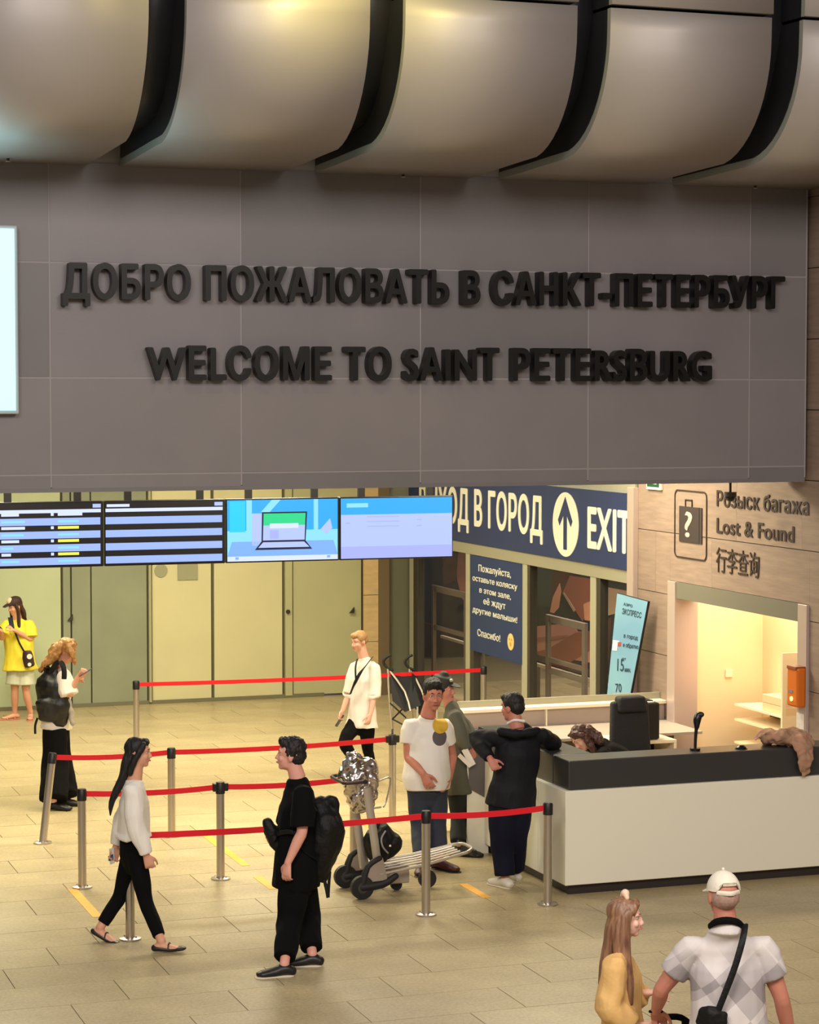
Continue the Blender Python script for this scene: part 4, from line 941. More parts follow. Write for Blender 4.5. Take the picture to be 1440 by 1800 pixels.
def phone(c, ex_, ey_, label, m=None):
    t = empty('phone', c, label, 'phone', 'phones held by travellers'); n = ex_.cross(ey_).normalized()
    MB().obox(c, ex_, ey_, n, .036, .075, .0045, .004).build('case', m or mat('phone_black', (22, 22, 26), .3), t); MB().obox(c+n*.0048, ex_, ey_, n, .033, .070, .0006).build('display', mat('phone_display', (40, 60, 96), .15), t)
    return t
def ff(r, a, u): return Rv*r+Fh*a+Zv*u
h_dark = mat('hair_dark', (22, 16, 14), .62, var=.4, vscale=60, stretch=(1, 1, .1)); h_brown = mat('hair_brown', (66, 42, 32), .5, var=.4, vscale=60, stretch=(1, 1, .1))
m_blk = mat('black_cloth', (9, 9, 10), .9, spec=.15, bump=.15, bscale=120); m_bag = mat('bag_black', (12, 12, 13), .6, spec=.3, bump=.25, bscale=60); m_white = mat('white_cloth', (236, 230, 220), .75, bump=.1, bscale=90)
m_shoe = mat('shoe_black', (24, 20, 20), .4); m_cream = mat('sole_cream', (214, 200, 176), .6)

# ---- 1 walking woman, white blouse
p = P('person, woman striding right in a loose white blouse and slim black trousers', 17.1, (216, 158, 128), hs=.98, g=.86)
p.joints(hd=(244, 1323, 0), nk=(236, 1366, 0), shL=(238, 1384, .16), shR=(233, 1386, -.17), elL=(214, 1440, .2), wrL=(204, 1488, .17), elR=(238, 1446, -.21), wrR=(257, 1503, -.20),
         hipL=(232, 1500, .085), hipR=(238, 1500, -.085), knL=(211, 1576, .10), knR=(257, 1586, -.12), anL=('g', 176, 1654), anR=('g', 284, 1674))
p.J['anL'] += Zv*.02
p.head((1, .02, -.04)).build(tf={'L': (.82, -.25, -.32), 'R': (.97, -.1, .06)}, handR={'c': .8}, handL={'c': .9})
p.face(); p.top(m_white, hem=-.13, sl=1.96, ease=.035, r0=.078, r1=.068, cuff=.05, name='blouse', amp=.016, scale=6, gs=1.0)
p.pants(mat('black_trouser', (9, 9, 10), .9, spec=.15), wide=.004, cuff=.050, end=.93, amp=.004)
p.shoes(m_shoe, low=True)
mb = MB(); p.hell(mb, (0, -.022, .040), (.080, .096, .084), 18, 12)
p.htube(mb, [(0, -.04, .05), (0, -.085, -.05), (0, -.105, -.16), (0, -.15, -.28), (0, -.20, -.40), (0, -.205, -.50)], [.075, .074, .068, .060, .045, .018], side=(1, 0, 0), asp=.55, seg=14, sub=3, cap='round')
for q in (-1, 1): p.htube(mb, [(q*.06, .045, .075), (q*.074, .012, .02), (q*.074, -.03, -.06), (q*.06, -.06, -.15)], [.02, .024, .03, .03], seg=10, sub=2, cap='round')
p.hell(mb, (0, .045, .085), (.055, .04, .03)); blob('hair', mb, h_dark, p.root, vox=.007, sm=2, amp=.008, scale=22, stretch=(1, 1, .15))
c = p.J['wrL']+ff(-.03, -.02, -.07); t = empty('folded_papers', c, 'small folded white and blue papers behind the walking woman hip', 'papers')
MB().obox(c, ff(.5, -.6, .3).normalized(), ff(-.1, .3, .9).normalized(), ff(.8, .5, 0).normalized(), .03, .06, .004).build('sheet', m_white, t); MB().obox(c+ff(-.006, -.006, -.012), ff(.5, -.6, .3).normalized(), ff(-.1, .3, .9).normalized(), ff(.8, .5, 0).normalized(), .032, .02, .005).build('blue_band', mat('paper_blue', (60, 90, 130), .6), t)

# ---- 2 person in black with backpack
p = P('person in loose black T-shirt and wide black trousers facing left with backpack', 16.5, (222, 160, 140), hs=1.03, g=1.06)
p.joints(hd=(510, 1327, 0), nk=(523, 1360, 0), shL=(533, 1394, -.20), shR=(518, 1390, .20), elL=(531, 1462, -.26), wrL=(506, 1517, -.28), elR=(505, 1455, .26), wrR=(484, 1470, .12),
         hipL=(520, 1535, -.10), hipR=(524, 1533, .10), knL=(510, 1618, -.14), knR=(541, 1610, .12), anL=('g', 500, 1716), anR=('g', 549, 1698))
p.head((-1, .05, .06)).build(tf={'L': (-.97, -.25), 'R': (-.97, -.08)}, handL={'d': (-.12, 0, -1), 'c': .45, 'n': (.5, .8, 0), 't': (-1, 0, 0)}, handR={'c': .9})
p.face(); p.top(m_blk, hem=.10, sl=.9, ease=.045, r0=.092, r1=.095, name='t_shirt', amp=.012, scale=5, belly=.02)
p.pants(m_blk, wide=.032, cuff=.085, end=.93, amp=.012, scale=5); p.shoes(m_shoe, sole=m_cream)
p.hair_short(h_dark, lift=.012, back=1.0, amp=.010)
bk = empty('backpack', p.at(575, 1535, 0), 'large black backpack worn by the person in black', 'backpack', 'backpacks worn by travellers')
mb = MB(); c = p.at(570, 1468, -.02)
mb.tube([p.at(560, 1528, 0), p.at(566, 1490, 0), p.at(570, 1450, 0), p.at(560, 1418, 0)], [.12, .165, .165, .10], side=Fh, asp=.86, seg=16, sub=3, cap='round')
mb.tube([p.at(585, 1500, -.02), p.at(592, 1460, -.02), p.at(583, 1430, -.02)], [.07, .09, .06], side=Fh, asp=.8, seg=14, sub=2, cap='round')
mb.tube([p.at(570, 1420, -.02), p.at(577, 1408, -.02), p.at(586, 1404, -.02), p.at(589, 1425, -.02)], [.05, .032, .03, .03], seg=10, sub=2, cap='round')
blob('bag_body', mb, m_bag, bk, vox=.009, sm=3, amp=.016, scale=6)
strap([p.at(566, 1530, -.05), p.at(571, 1550, -.05), p.at(574, 1562, -.05), p.at(577, 1578, -.05)], .014, m_bag, bk, 'hanging_strap'); strap([p.at(580, 1532, -.03), p.at(578, 1556, -.04), p.at(577, 1576, -.04)], .012, m_bag, bk, 'hanging_strap')
strap([p.at(556, 1425, -.17), p.at(536, 1392, -.19), p.at(522, 1400, -.22), p.at(512, 1440, -.21), p.at(530, 1490, -.2), p.at(556, 1510, -.15)], .028, m_bag, bk, 'shoulder_strap', side=Fh)
bp_ = empty('waist_bag', p.at(470, 1490, -.05), 'small lumpy black bag held at the front of the person in black', 'bag')
mb = MB(); mb.tube([p.at(470, 1446, -.05), p.at(477, 1460, -.05), p.at(485, 1480, -.05), p.at(492, 1497, -.05)], [.045, .075, .06, .03], side=Fh, asp=.8, seg=14, sub=3, cap='round'); blob('bag_body', mb, m_bag, bp_, vox=.008, sm=3, amp=.012, scale=12)
strap([p.at(487, 1466, -.12), p.at(505, 1462, -.21), p.at(528, 1466, -.24)], .016, m_bag, bp_, 'waist_strap')

# ---- 3 man in oversized white shirt
p = P('person, young man in oversized white shirt walking with phone, crossbody strap', 24.4, (226, 170, 146), hs=.97, g=.9)
p.joints(hd=(631, 1127, 0), nk=(640, 1153, .03), shR=(624, 1170, .08), shL=(658, 1171, -.05), elR=(614, 1218, .05), wrR=(602, 1250, -.05), elL=(658, 1222, -.1), wrL=(651, 1256, -.2),
         hipR=(628, 1265, .04), hipL=(645, 1265, -.04), knR=(606, 1304, -.25), knL=(646, 1312, .02), anR=('g', 636, 1372), anL=('g', 652, 1360))
p.head((-.75, -.62, -.22)).build(tf={'L': (-.6, -.8), 'R': (-.7, -.7)}, vox=.008, handR={'c': .9}, handL={'c': .6})
p.face(brow=(150, 110, 80)); p.top(m_white, hem=.08, sl=1.05, ease=.026, r0=.070, r1=.078, cuff=.075, name='shirt', amp=.012, scale=6, flare=1.12)
p.pants(mat('black_trouser', (9, 9, 10), .9, spec=.15), wide=.01, cuff=.06, end=.95); p.shoes(mat('trainer_white', (232, 228, 218), .5), sole=m_cream)
p.hair_short(mat('hair_blond_crop', (168, 130, 84), .6, var=.2, vscale=60), lift=-.008, back=.8, amp=.003)
cb_ = empty('crossbody_strap_bag', p.at(640, 1160, -.15), 'black strap with lanyard worn across the white shirt of the young man', 'bag strap')
strap([p.at(655, 1155, -.02), p.at(645, 1168, -.17), p.at(632, 1185, -.21), p.at(622, 1205, -.2), p.at(616, 1220, -.12)], .018, m_bag, cb_, 'strap', side=ff(.7, 0, .7)); strap([p.at(628, 1158, -.05), p.at(625, 1175, -.17), p.at(626, 1200, -.21)], .010, m_bag, cb_, 'lanyard', side=ff(1, 0, 0))
c = p.J['wrR']+ff(-.03, -.03, -.10); phone(c, ff(.3, -.9, 0).normalized(), ff(-.5, -.2, -.8).normalized(), 'black phone in the hand of the young man in white shirt')

# ---- 4 man in white T-shirt
p = P('person, stocky man in white T-shirt with yellow print, hand in jeans pocket', 19.9, (198, 128, 104), hs=1.14, g=1.12)
p.joints(hd=(762, 1222, 0), nk=(752, 1254, .03), shR=(721, 1274, .02), shL=(780, 1274, .06), elR=(718, 1330, -.03), wrR=(744, 1360, -.22), elL=(795, 1328, .16), wrL=(790, 1368, .0),
         hipR=(736, 1385, 0), hipL=(766, 1385, .03), knR=(738, 1452, -.02), knL=(769, 1450, .02), anR=('g', 742, 1533), anL=('g', 772, 1528))
p.head((.22, -.97, -.10)).build(tf={'L': (.75, -.66), 'R': (-.1, -1)}, handR={'d': (.45, -.1, -.9), 'c': .5, 'n': (.2, 1, 0)}, handL={'d': (-.3, -.4, -.8)})
p.face(brow=(40, 26, 22), lip=(150, 80, 72))
mt = mat('printed_white_tee', (238, 232, 222), .75); nt = mt.node_tree; bs = nt.nodes['Principled BSDF']; geo = nt.nodes.new('ShaderNodeTexCoord')
def circ(c, r):
    n = p.F0; sb = nt.nodes.new('ShaderNodeVectorMath'); sb.operation = 'SUBTRACT'; sb.inputs[1].default_value = c; nt.links.new(geo.outputs['Object'], sb.inputs[0])
    dt_ = nt.nodes.new('ShaderNodeVectorMath'); dt_.operation = 'DOT_PRODUCT'; dt_.inputs[1].default_value = n; nt.links.new(sb.outputs[0], dt_.inputs[0])
    sc_ = nt.nodes.new('ShaderNodeVectorMath'); sc_.operation = 'SCALE'; sc_.inputs[0].default_value = n; nt.links.new(dt_.outputs['Value'], sc_.inputs['Scale'])
    s2 = nt.nodes.new('ShaderNodeVectorMath'); s2.operation = 'SUBTRACT'; nt.links.new(sb.outputs[0], s2.inputs[0]); nt.links.new(sc_.outputs[0], s2.inputs[1])
    d = nt.nodes.new('ShaderNodeVectorMath'); d.operation = 'LENGTH'; nt.links.new(s2.outputs[0], d.inputs[0])
    l = nt.nodes.new('ShaderNodeMath'); l.operation = 'LESS_THAN'; l.inputs[1].default_value = r; nt.links.new(d.outputs['Value'], l.inputs[0])
    g_ = nt.nodes.new('ShaderNodeMath'); g_.operation = 'GREATER_THAN'; g_.inputs[1].default_value = -.22; nt.links.new(dt_.outputs['Value'], g_.inputs[0])
    m_ = nt.nodes.new('ShaderNodeMath'); m_.operation = 'MULTIPLY'; nt.links.new(l.outputs[0], m_.inputs[0]); nt.links.new(g_.outputs[0], m_.inputs[1]); return m_
p.F0 = (Rv*.1-Fh).normalized()
def over(base, l, col):
    mx = nt.nodes.new('ShaderNodeMix'); mx.data_type = 'RGBA'; nt.links.new(l.outputs[0], mx.inputs[0])
    if isinstance(base, tuple): mx.inputs[6].default_value = lin(base)+(1,)
    else: nt.links.new(base.outputs[2], mx.inputs[6])
    mx.inputs[7].default_value = lin(col)+(1,); return mx
x = over((238, 232, 222), circ(p.at(775, 1299, -.13), .068), (92, 84, 84)); x = over(x, circ(p.at(777, 1279, -.13), .070), (214, 172, 50)); nt.links.new(x.outputs[2], bs.inputs['Base Color'])
p.top(mt, hem=.01, sl=.58, ease=.016, r0=.085, r1=.078, name='t_shirt', amp=.007, scale=6, belly=.035, gs=1.0, deep=1.12)
p.pants(mat('dark_jeans', (44, 50, 64), .8, var=.2, vscale=5, bump=.1), wide=.012, cuff=.075, end=.93, amp=.010); p.shoes(mat('maroon_shoe', (70, 26, 28), .5), sole=mat('dark_sole', (30, 24, 24), .6))
p.hair_short(h_dark, lift=.012, back=.7, amp=.006)

# ---- 5 officer in olive
p = P('person in olive jacket and dark peaked cap behind the man in white T-shirt', 20.6, (200, 132, 108), hs=1.03, g=1.0)
p.joints(hd=(781, 1211, .05), nk=(792, 1236, .05), shR=(799, 1258, -.16), shL=(796, 1252, .2), elR=(814, 1300, -.18), wrR=(826, 1318, -.16), elL=(820, 1280, .2), wrL=(834, 1312, .1),
         hipR=(804, 1375, -.09), hipL=(806, 1372, .09), knR=(806, 1438, -.1), knL=(812, 1434, .1), anR=('g', 806, 1504), anL=('g', 816, 1492))
p.head((.92, -.38, -.08)).build(tf={'L': (.9, -.3), 'R': (.95, -.3)}, handR={'c': .5}, handL={'c': .5}); p.face()
m_ol = mat('olive_cloth', (92, 92, 78), .8, var=.15, vscale=6, bump=.1)
p.top(m_ol, hem=.10, sl=1.92, ease=.045, r0=.08, r1=.062, cuff=.048, name='jacket', amp=.012, scale=6)
p.pants(mat('dark_olive_trouser', (30, 32, 30), .8), wide=.012, cuff=.075, end=.92, amp=.01); p.shoes(m_shoe, boot=True, big=1.15, name='boot')
mb = MB(); p.hell(mb, (0, -.02, .02), (.077, .09, .08)); blob('hair', mb, h_dark, p.root, vox=.007, sm=2)
cp = empty('peaked_cap', p.H(0, 0, .06), 'dark cap with pale badge on the person in olive', 'cap'); mb = MB()
mb.tube([p.H(0, -.02, .035), p.H(0, -.018, .075), p.H(0, -.012, .108), p.H(0, -.01, .122)], [.086, .088, .080, .045], side=p.S, asp=1.14, seg=24, sub=2, cap='round'); blob('crown', mb, mat('cap_olive', (44, 44, 38), .7), cp, vox=.007, sm=3)
mb = MB(); mb.prism([p.H(.07*math.sin(a), .065+.085*math.cos(a), .050-.02*math.cos(a)) for a in [math.radians(x) for x in range(-90, 91, 15)]]+[p.H(0, .05, .05)], p.U*.006); mb.build('peak', mat('cap_olive', (44, 44, 38), .7), cp)
MB().sph(p.H(.03, .072, .088), .018).build('badge', mat('badge_silver', (190, 186, 170), .3, metal=.6), cp)
# papers held
c = p.at(824, 1331, -.22); t = empty('held_documents', c, 'white documents held low by the person in olive beside the terminal', 'papers')
MB().obox(c, ff(.75, -.2, .5).normalized(), ff(-.45, .1, .85).normalized(), ff(.2, .9, .1).normalized(), .03, .085, .003).build('sheet', m_white, t); MB().obox(c+ff(-.035, -.01, -.03), ff(.6, -.2, .75).normalized(), ff(-.7, .1, .65).normalized(), ff(.2, .9, .1).normalized(), .02, .075, .003).build('sheet', m_white, t)
# black bag on back shoulder of officer
# ---- 6 man in dark jacket at the counter
p = P('person, man in dark navy jacket leaning on the counter, back to us', 19.1, (196, 128, 108), hs=1.05, g=1.10)
p.joints(hd=(900, 1243, .02), nk=(910, 1275, -.02), shL=(878, 1296, -.02), shR=(952, 1290, .08), elL=(836, 1296, .10), wrL=(862, 1334, -.12), elR=(974, 1307, .26), wrR=(950, 1305, .45),
         hipL=(885, 1405, 0), hipR=(913, 1405, .05), knL=(884, 1478, -.02), knR=(906, 1474, .06), anL=('g', 888, 1560), anR=('g', 906, 1548))
p.head((-.78, .60, -.12)).build(tf={'L': (-.6, .75), 'R': (-.3, .95)}, handL={'d': (.3, -.3, -.5), 'c': .8, 'n': (.3, -.9, 0), 't': (0, 0, 1)}, handR={'c': .3}); p.face(brow=(50, 34, 30))
m_nv = mat('navy_black_jacket', (19, 19, 26), .7, spec=.25, bump=.15, bscale=30)
def hood(mb): mb.tube([p.at(880, 1285, -.12), p.at(912, 1290, -.15), p.at(945, 1284, -.08)], [.035, .045, .035], seg=12, sub=3, cap='round')
p.top(m_nv, hem=.06, sl=1.94, ease=.03, r0=.080, r1=.068, cuff=.052, name='jacket', amp=.012, scale=6, gs=1.04, extra_prims=hood)
MB().tube([p.at(893, 1272, .0), p.at(905, 1266, -.07), p.at(922, 1268, -.06)], .012, seg=8, sub=3).build('white_collar', m_white, p.root, smooth=True)
p.pants(mat('navy_trouser', (16, 18, 36), .85, spec=.2, bump=.1), wide=.035, cuff=.085, end=.975, amp=.012, scale=5); p.shoes(mat('sneaker_pale', (220, 214, 196), .5), sole=m_cream)
p.hair_short(h_dark, lift=0, back=.9, amp=.004)

# ---- 7 receptionist
p = P('person, brown-haired receptionist in black bending low behind the counter', 20.6, (220, 166, 142), hs=1.0, g=.92)
p.joints(hd=(1022, 1297, 0), nk=(1046, 1306, .05), shL=(1062, 1326, -.16), shR=(1062, 1308, .2), elL=(1046, 1372, -.25), wrL=(1020, 1360, -.3), elR=(1040, 1362, .25), wrR=(1020, 1362, .1),
         hipL=(1128, 1366, -.08), hipR=(1130, 1364, .10), knL=(1075, 1390, -.12), knR=(1077, 1388, .14), anL=('g', 1085, 1488), anR=('g', 1087, 1468))
p.head((-.62, -.35, -.70), (-.75, 0, .66)).build(tf={'L': (-1, 0), 'R': (-1, 0)}, handL={'d': (-1, 0, -.1), 'n': (0, 0, -1), 'c': .3}, handR={'d': (-1, 0, -.1), 'n': (0, 0, -1), 'c': .3}); p.face()
p.top(m_blk, hem=.04, sl=1.9, ease=.03, r0=.085, r1=.06, name='blouse', amp=.01); p.pants(m_blk, wide=.02, cuff=.07); p.shoes(m_shoe)
mb = MB(); p.hell(mb, (0, -.024, .04), (.084, .098, .086), 18, 12)
for q in (-1, 1):
    p.htube(mb, [(q*.05, .04, .09), (q*.08, .0, .02), (q*.082, .01, -.07), (q*.075, .035, -.15), (q*.06, .05, -.22)], [.022, .032, .034, .032, .014], seg=10, sub=3, cap='round')
mb.tube([p.H(0, -.07, 0), p.at(1048, 1296, 0), p.at(1056, 1306, -.06)], [.08, .06, .03], seg=12, sub=3, cap='round')
blob('hair', mb, mat('hair_chestnut', (96, 58, 42), .5, var=.4, vscale=50, rgb2=(54, 32, 26)), p.root, vox=.007, sm=2, amp=.009, scale=24)

# ---- 8 girl in yellow-tan jacket
p = P('person, girl with long light brown hair in a mustard jacket', 12.1, (236, 186, 164), hs=.92, g=.74)
p.joints(hd=(1101, 1613, 0), nk=(1088, 1662, 0), shR=(1083, 1692, -.13), shL=(1094, 1688, .13), elR=(1071, 1770, -.17), wrR=(1118, 1806, -.14), elL=(1112, 1752, .17), wrL=(1140, 1745, .12),
         hipR=(1094, 1850, -.075), hipL=(1098, 1848, .075), knR=(1096, 1960, -.08), knL=(1104, 1955, .08), anR=('g', 1090, 2085), anL=('g', 1115, 2062))
p.head((.96, -.10, -.04)).build(tf={'L': (1, 0), 'R': (1, 0)}, handL={'d': (1, .1, .1), 'c': .8, 'n': (0, 0, -1)}, handR={'d': (1, 0, 0), 'c': .7}, vox=.006); p.face(brow=(140, 100, 76), lip=(206, 110, 104))
m_mu = mat('mustard_cloth', (224, 180, 112), .75, var=.08, vscale=4, bump=.1, bscale=60)
p.top(m_mu, hem=.02, sl=1.8, ease=.045, r0=.078, r1=.075, cuff=.065, name='jacket', amp=.018, scale=7, vox=.008)
p.pants(mat('khaki_trouser', (150, 130, 96), .8), wide=.02, cuff=.06, vox=.012); p.shoes(m_white)
m_lh = mat('hair_light_brown', (160, 120, 88), .45, var=.3, vscale=60, rgb2=(104, 68, 52), stretch=(1, 1, .06))
mb = MB(); p.hell(mb, (0, -.024, .040), (.082, .096, .084), 20, 14)
p.htube(mb, [(0, -.04, .05), (0, -.075, -.06), (0, -.085, -.16), (.01, -.105, -.28), (.01, -.12, -.40), (.01, -.12, -.46)], [.076, .078, .074, .064, .045, .02], side=(1, 0, 0), asp=.6, seg=16, sub=3, cap='round')
p.htube(mb, [(.05, .04, .08), (.074, -.005, .02), (.078, -.02, -.08), (.10, -.01, -.2), (.13, .02, -.33), (.14, .05, -.48)], [.03, .042, .052, .052, .044, .02], side=(0, 1, 0), asp=.55, seg=12, sub=3, cap='round')
p.htube(mb, [(0, .05, .10), (.03, .055, .085), (.06, .04, .05)], [.02, .022, .016], seg=8, sub=2, cap='round')
p.htube(mb, [(-.055, .045, .08), (-.078, .015, .02), (-.082, -.01, -.08), (-.09, -.02, -.2)], [.018, .026, .03, .02], seg=10, sub=3, cap='round')
blob('hair', mb, m_lh, p.root, vox=.006, sm=2, amp=.006, scale=26, stretch=(1, 1, .06))
hc = empty('hair_claw_clip', p.H(0, -.02, .125), 'pale cream hair clip on top of the girl head', 'hair clip')
mb = MB(); mb.tube([p.H(-.02, -.03, .118), p.H(0, -.015, .15), p.H(.02, -.0, .12)], [.014, .02, .014], seg=10, sub=3, cap='round'); mb.sph(p.H(0, -.012, .145), .024); blob('clip_body', mb, mat('clip_cream', (232, 200, 170), .4), hc, vox=.005, sm=2)

# ---- 9 man in cap and polo seen from behind
p = P('person, man seen from behind in white cap and pale patterned polo shirt', 11.6, (226, 148, 124), hs=1.04, g=1.10)
p.joints(hd=(1271, 1574, 0), nk=(1276, 1618, -.02), shL=(1214, 1664, .02), shR=(1342, 1662, .0), elL=(1164, 1738, .06), wrL=(1153, 1778, .20), elR=(1373, 1752, -.02), wrR=(1392, 1836, .08),
         hipL=(1250, 1850, 0), hipR=(1315, 1850, 0), knL=(1245, 1985, 0), knR=(1318, 1985, .05), anL=('g', 1240, 2125), anR=('g', 1325, 2115))
p.head((-.22, .97, -.08)).build(tf={'L': (-.2, 1), 'R': (.1, 1)}, handL={'d': (.25, .7, -.6), 'n': (.2, 0, -1), 'c': 1.1, 't': (1, 0, 0)}, handR={'c': .5}, vox=.006); p.face(brow=(150, 130, 116))
mp = mat('patterned_polo', (206, 198, 196), .75); nt = mp.node_tree; bs = nt.nodes['Principled BSDF']
tc = nt.nodes.new('ShaderNodeTexCoord'); mpn = nt.nodes.new('ShaderNodeMapping'); mpn.vector_type = 'TEXTURE'; mpn.inputs['Rotation'].default_value = (0, math.radians(50), -YAW); mpn.inputs['Location'].default_value = (p.pc.x, p.pc.y, 1.12)
nt.links.new(tc.outputs['Object'], mpn.inputs[0])
def chk(sc, loc):
    m2 = nt.nodes.new('ShaderNodeMapping'); m2.inputs['Location'].default_value = loc; m2.inputs['Scale'].default_value = (sc, .001, sc*.8); nt.links.new(mpn.outputs[0], m2.inputs[0])
    ck = nt.nodes.new('ShaderNodeTexChecker'); ck.inputs['Scale'].default_value = 1.0; ck.inputs[1].default_value = lin((212, 204, 202))+(1,); ck.inputs[2].default_value = lin((150, 142, 144))+(1,); nt.links.new(m2.outputs[0], ck.inputs[0]); return ck
c1 = chk(4.2, (.3, .5, .1)); c2 = chk(6.3, (.7, .5, .6)); mx = nt.nodes.new('ShaderNodeMix'); mx.data_type = 'RGBA'; mx.inputs[0].default_value = .45; nt.links.new(c1.outputs[0], mx.inputs[6]); nt.links.new(c2.outputs[0], mx.inputs[7])
sx = nt.nodes.new('ShaderNodeSeparateXYZ'); nt.links.new(tc.outputs['Object'], sx.inputs[0]); mr = nt.nodes.new('ShaderNodeMapRange'); mr.inputs[1].default_value = 1.22; mr.inputs[2].default_value = 1.36; mr.inputs[3].default_value = 1; mr.inputs[4].default_value = 0
nt.links.new(sx.outputs[2], mr.inputs[0]); m3 = nt.nodes.new('ShaderNodeMix'); m3.data_type = 'RGBA'; m3.inputs[6].default_value = lin((208, 200, 196))+(1,); nt.links.new(mr.outputs[0], m3.inputs[0]); nt.links.new(mx.outputs[2], m3.inputs[7]); nt.links.new(m3.outputs[2], bs.inputs['Base Color'])
p.top(mp, hem=.06, sl=.62, ease=.026, r0=.079, r1=.078, name='polo_shirt', amp=.009, scale=6, vox=.008, belly=.02, neck=.080, deep=1.12, extra_prims=lambda mb: mb.tube([p.J['nk']-Zv*.06, p.J['nk']-Zv*.02, p.J['nk']+Zv*.004], [.098, .078, .072], seg=16))
mb = MB(); mb.tube([p.at(1247, 1628, -.035), p.at(1258, 1621, -.085), p.at(1277, 1618, -.10), p.at(1297, 1621, -.08), p.at(1308, 1630, -.02)], [.014, .018, .02, .018, .014], side=Zv, asp=.55, seg=10, sub=3, cap='round'); mb.tube([p.at(1247, 1628, -.035), p.at(1252, 1628, .04), p.at(1275, 1630, .09), p.at(1300, 1628, .04), p.at(1308, 1630, -.02)], [.014]*5, side=Zv, asp=.55, seg=10, sub=3, cap='round')
mb.build('collar', m_blk, p.root, smooth=True)
p.pants(mat('grey_trouser', (90, 86, 84), .8), wide=.02, cuff=.08, vox=.012); p.shoes(m_shoe)
mb = MB(); p.hell(mb, (0, -.022, .0), (.0745, .087, .072)); blob('hair', mb, mat('hair_grey_crop', (172, 140, 126), .7, var=.2, vscale=70), p.root, vox=.006, sm=2)
cp = empty('baseball_cap', p.H(0, 0, .08), 'off-white baseball cap with curved back opening on the polo man', 'cap')
mb = MB(); c = p.H(0, -.012, .03); seg = 28; rg = 10; vs = []; fs = []
for i in range(rg+1):
    th = math.radians(2+88*i/rg)
    for k in range(seg):
        a_ = 2*math.pi*k/seg; x_ = math.sin(a_); y_ = math.cos(a_); zz = math.cos(th)*.098
        if y_ < -.72 and i == rg: zz += .048*min(1, (-y_-.72)/.2)
        elif y_ < -.80 and i == rg-1: zz += .03
        vs.append(c+(p.S*(x_*math.sin(th)*.084)+p.F*(y_*math.sin(th)*.101)+p.U*(zz+.0))*1.03)
vs2 = [c+(v-c)*.965 for v in vs]; n_ = len(vs)
for i in range(rg):
    for k in range(seg):
        a1, a2, a3, a4 = i*seg+k, i*seg+(k+1) % seg, (i+1)*seg+(k+1) % seg, (i+1)*seg+k
        fs += [(a1, a2, a3, a4), (n_+a4, n_+a3, n_+a2, n_+a1)]
for k in range(seg): fs.append((rg*seg+k, rg*seg+(k+1) % seg, n_+rg*seg+(k+1) % seg, n_+rg*seg+k))
fs += [tuple(range(seg))[::-1], tuple(n_+k for k in range(seg))]
mb.add(vs, fs[:0]+[]) if False else mb.add(vs+vs2, fs); m_cap2 = mat('cap_offwhite', (226, 218, 200), .75, bump=.2, bscale=40); o = mb.build('crown', m_cap2, cp, smooth=True)
mb = MB(); mb.tube([p.H(-.06, -.075, .027), p.H(0, -.116, .024), p.H(.06, -.075, .027)], .012, side=p.U, asp=.25, seg=8, sub=4); mb.build('back_strap', m_cap2, cp, smooth=True)
MB().sph(p.H(0, -.012, .133), .009).build('button', m_cap2, cp)
mb = MB(); mb.prism([p.H(.075*math.sin(a), .075+.085*math.cos(a), .034-.022*math.cos(a)-.02*abs(math.sin(a))**2) for a in [math.radians(x) for x in range(-90, 91, 12)]], p.U*.005); mb.build('peak', m_cap2, cp)
sb = empty('shoulder_bag', p.at(1245, 1800, -.2), 'small black shoulder bag on long strap behind the polo man', 'bag')
mb = MB(); mb.tube([p.at(1233, 1800, -.16), p.at(1250, 1790, -.2), p.at(1272, 1794, -.2)], [.05, .07, .05], side=Zv, asp=.5, seg=14, sub=3, cap='round'); mb.tube([p.at(1240, 1830, -.18), p.at(1262, 1830, -.2)], .09, side=Zv, asp=.5, seg=14, cap='round'); blob('bag_body', mb, m_bag, sb, vox=.008, sm=3, amp=.01, scale=12)
strap([p.at(1308, 1626, .03), p.at(1310, 1628, -.09), p.at(1305, 1655, -.165), p.at(1292, 1700, -.19), p.at(1275, 1745, -.20), p.at(1262, 1778, -.20)], .017, m_bag, sb, 'shoulder_strap', side=ff(1, 0, .3), asp=.3)
MB().tube([p.J['wrL']+ff(-.032, 0, .0), p.J['wrL']+ff(0, -.032, .01), p.J['wrL']+ff(.032, 0, .0), p.J['wrL']+ff(0, .032, -.01), p.J['wrL']+ff(-.032, 0, 0)], .008, seg=8, sub=4).build('black_wristband', m_blk, p.root)
# trolley handle under his hand
W = p.J['wrL']
tr = empty('luggage_trolley', V((W.x+.1, W.y+.3, 0)), 'black luggage trolley handle gripped by the polo man at the bottom edge', 'luggage trolley')
cc = W+ff(.06, .12, -.075)
mb = MB(); mb.tube([cc+ff(-.05, .0, .0), cc+ff(.02, .0, .012), cc+ff(.09, 0, .008), cc+ff(.15, -.02, -.03)], [.016, .018, .018, .014], seg=10, sub=3, cap='round'); mb.build('grip', m_blk, tr, smooth=True)
for dx in (0, .11): MB().obox(cc+ff(dx, .02, -.24), Rv, Fh, Zv, .014, .02, .24, .006).build('upright', m_blk, tr)
MB().obox(cc+ff(.055, .02, -.10), Rv, Fh, Zv, .05, .018, .03, .006).build('brake_bar', mat('trolley_grey', (150, 140, 130), .4), tr)
MB().obox(cc+ff(.055, .02, -.30), Rv, Fh, Zv, .20, .02, .02, .006).build('cross_tube', m_steel, tr)
for dx in (-.13, .24): MB().obox(cc+ff(dx, .02, -.30-(cc.z-.30-.08)/2+.0), Rv, Fh, Zv, .018, .018, (cc.z-.30-.08)/2, .006).build('upright', m_steel, tr)
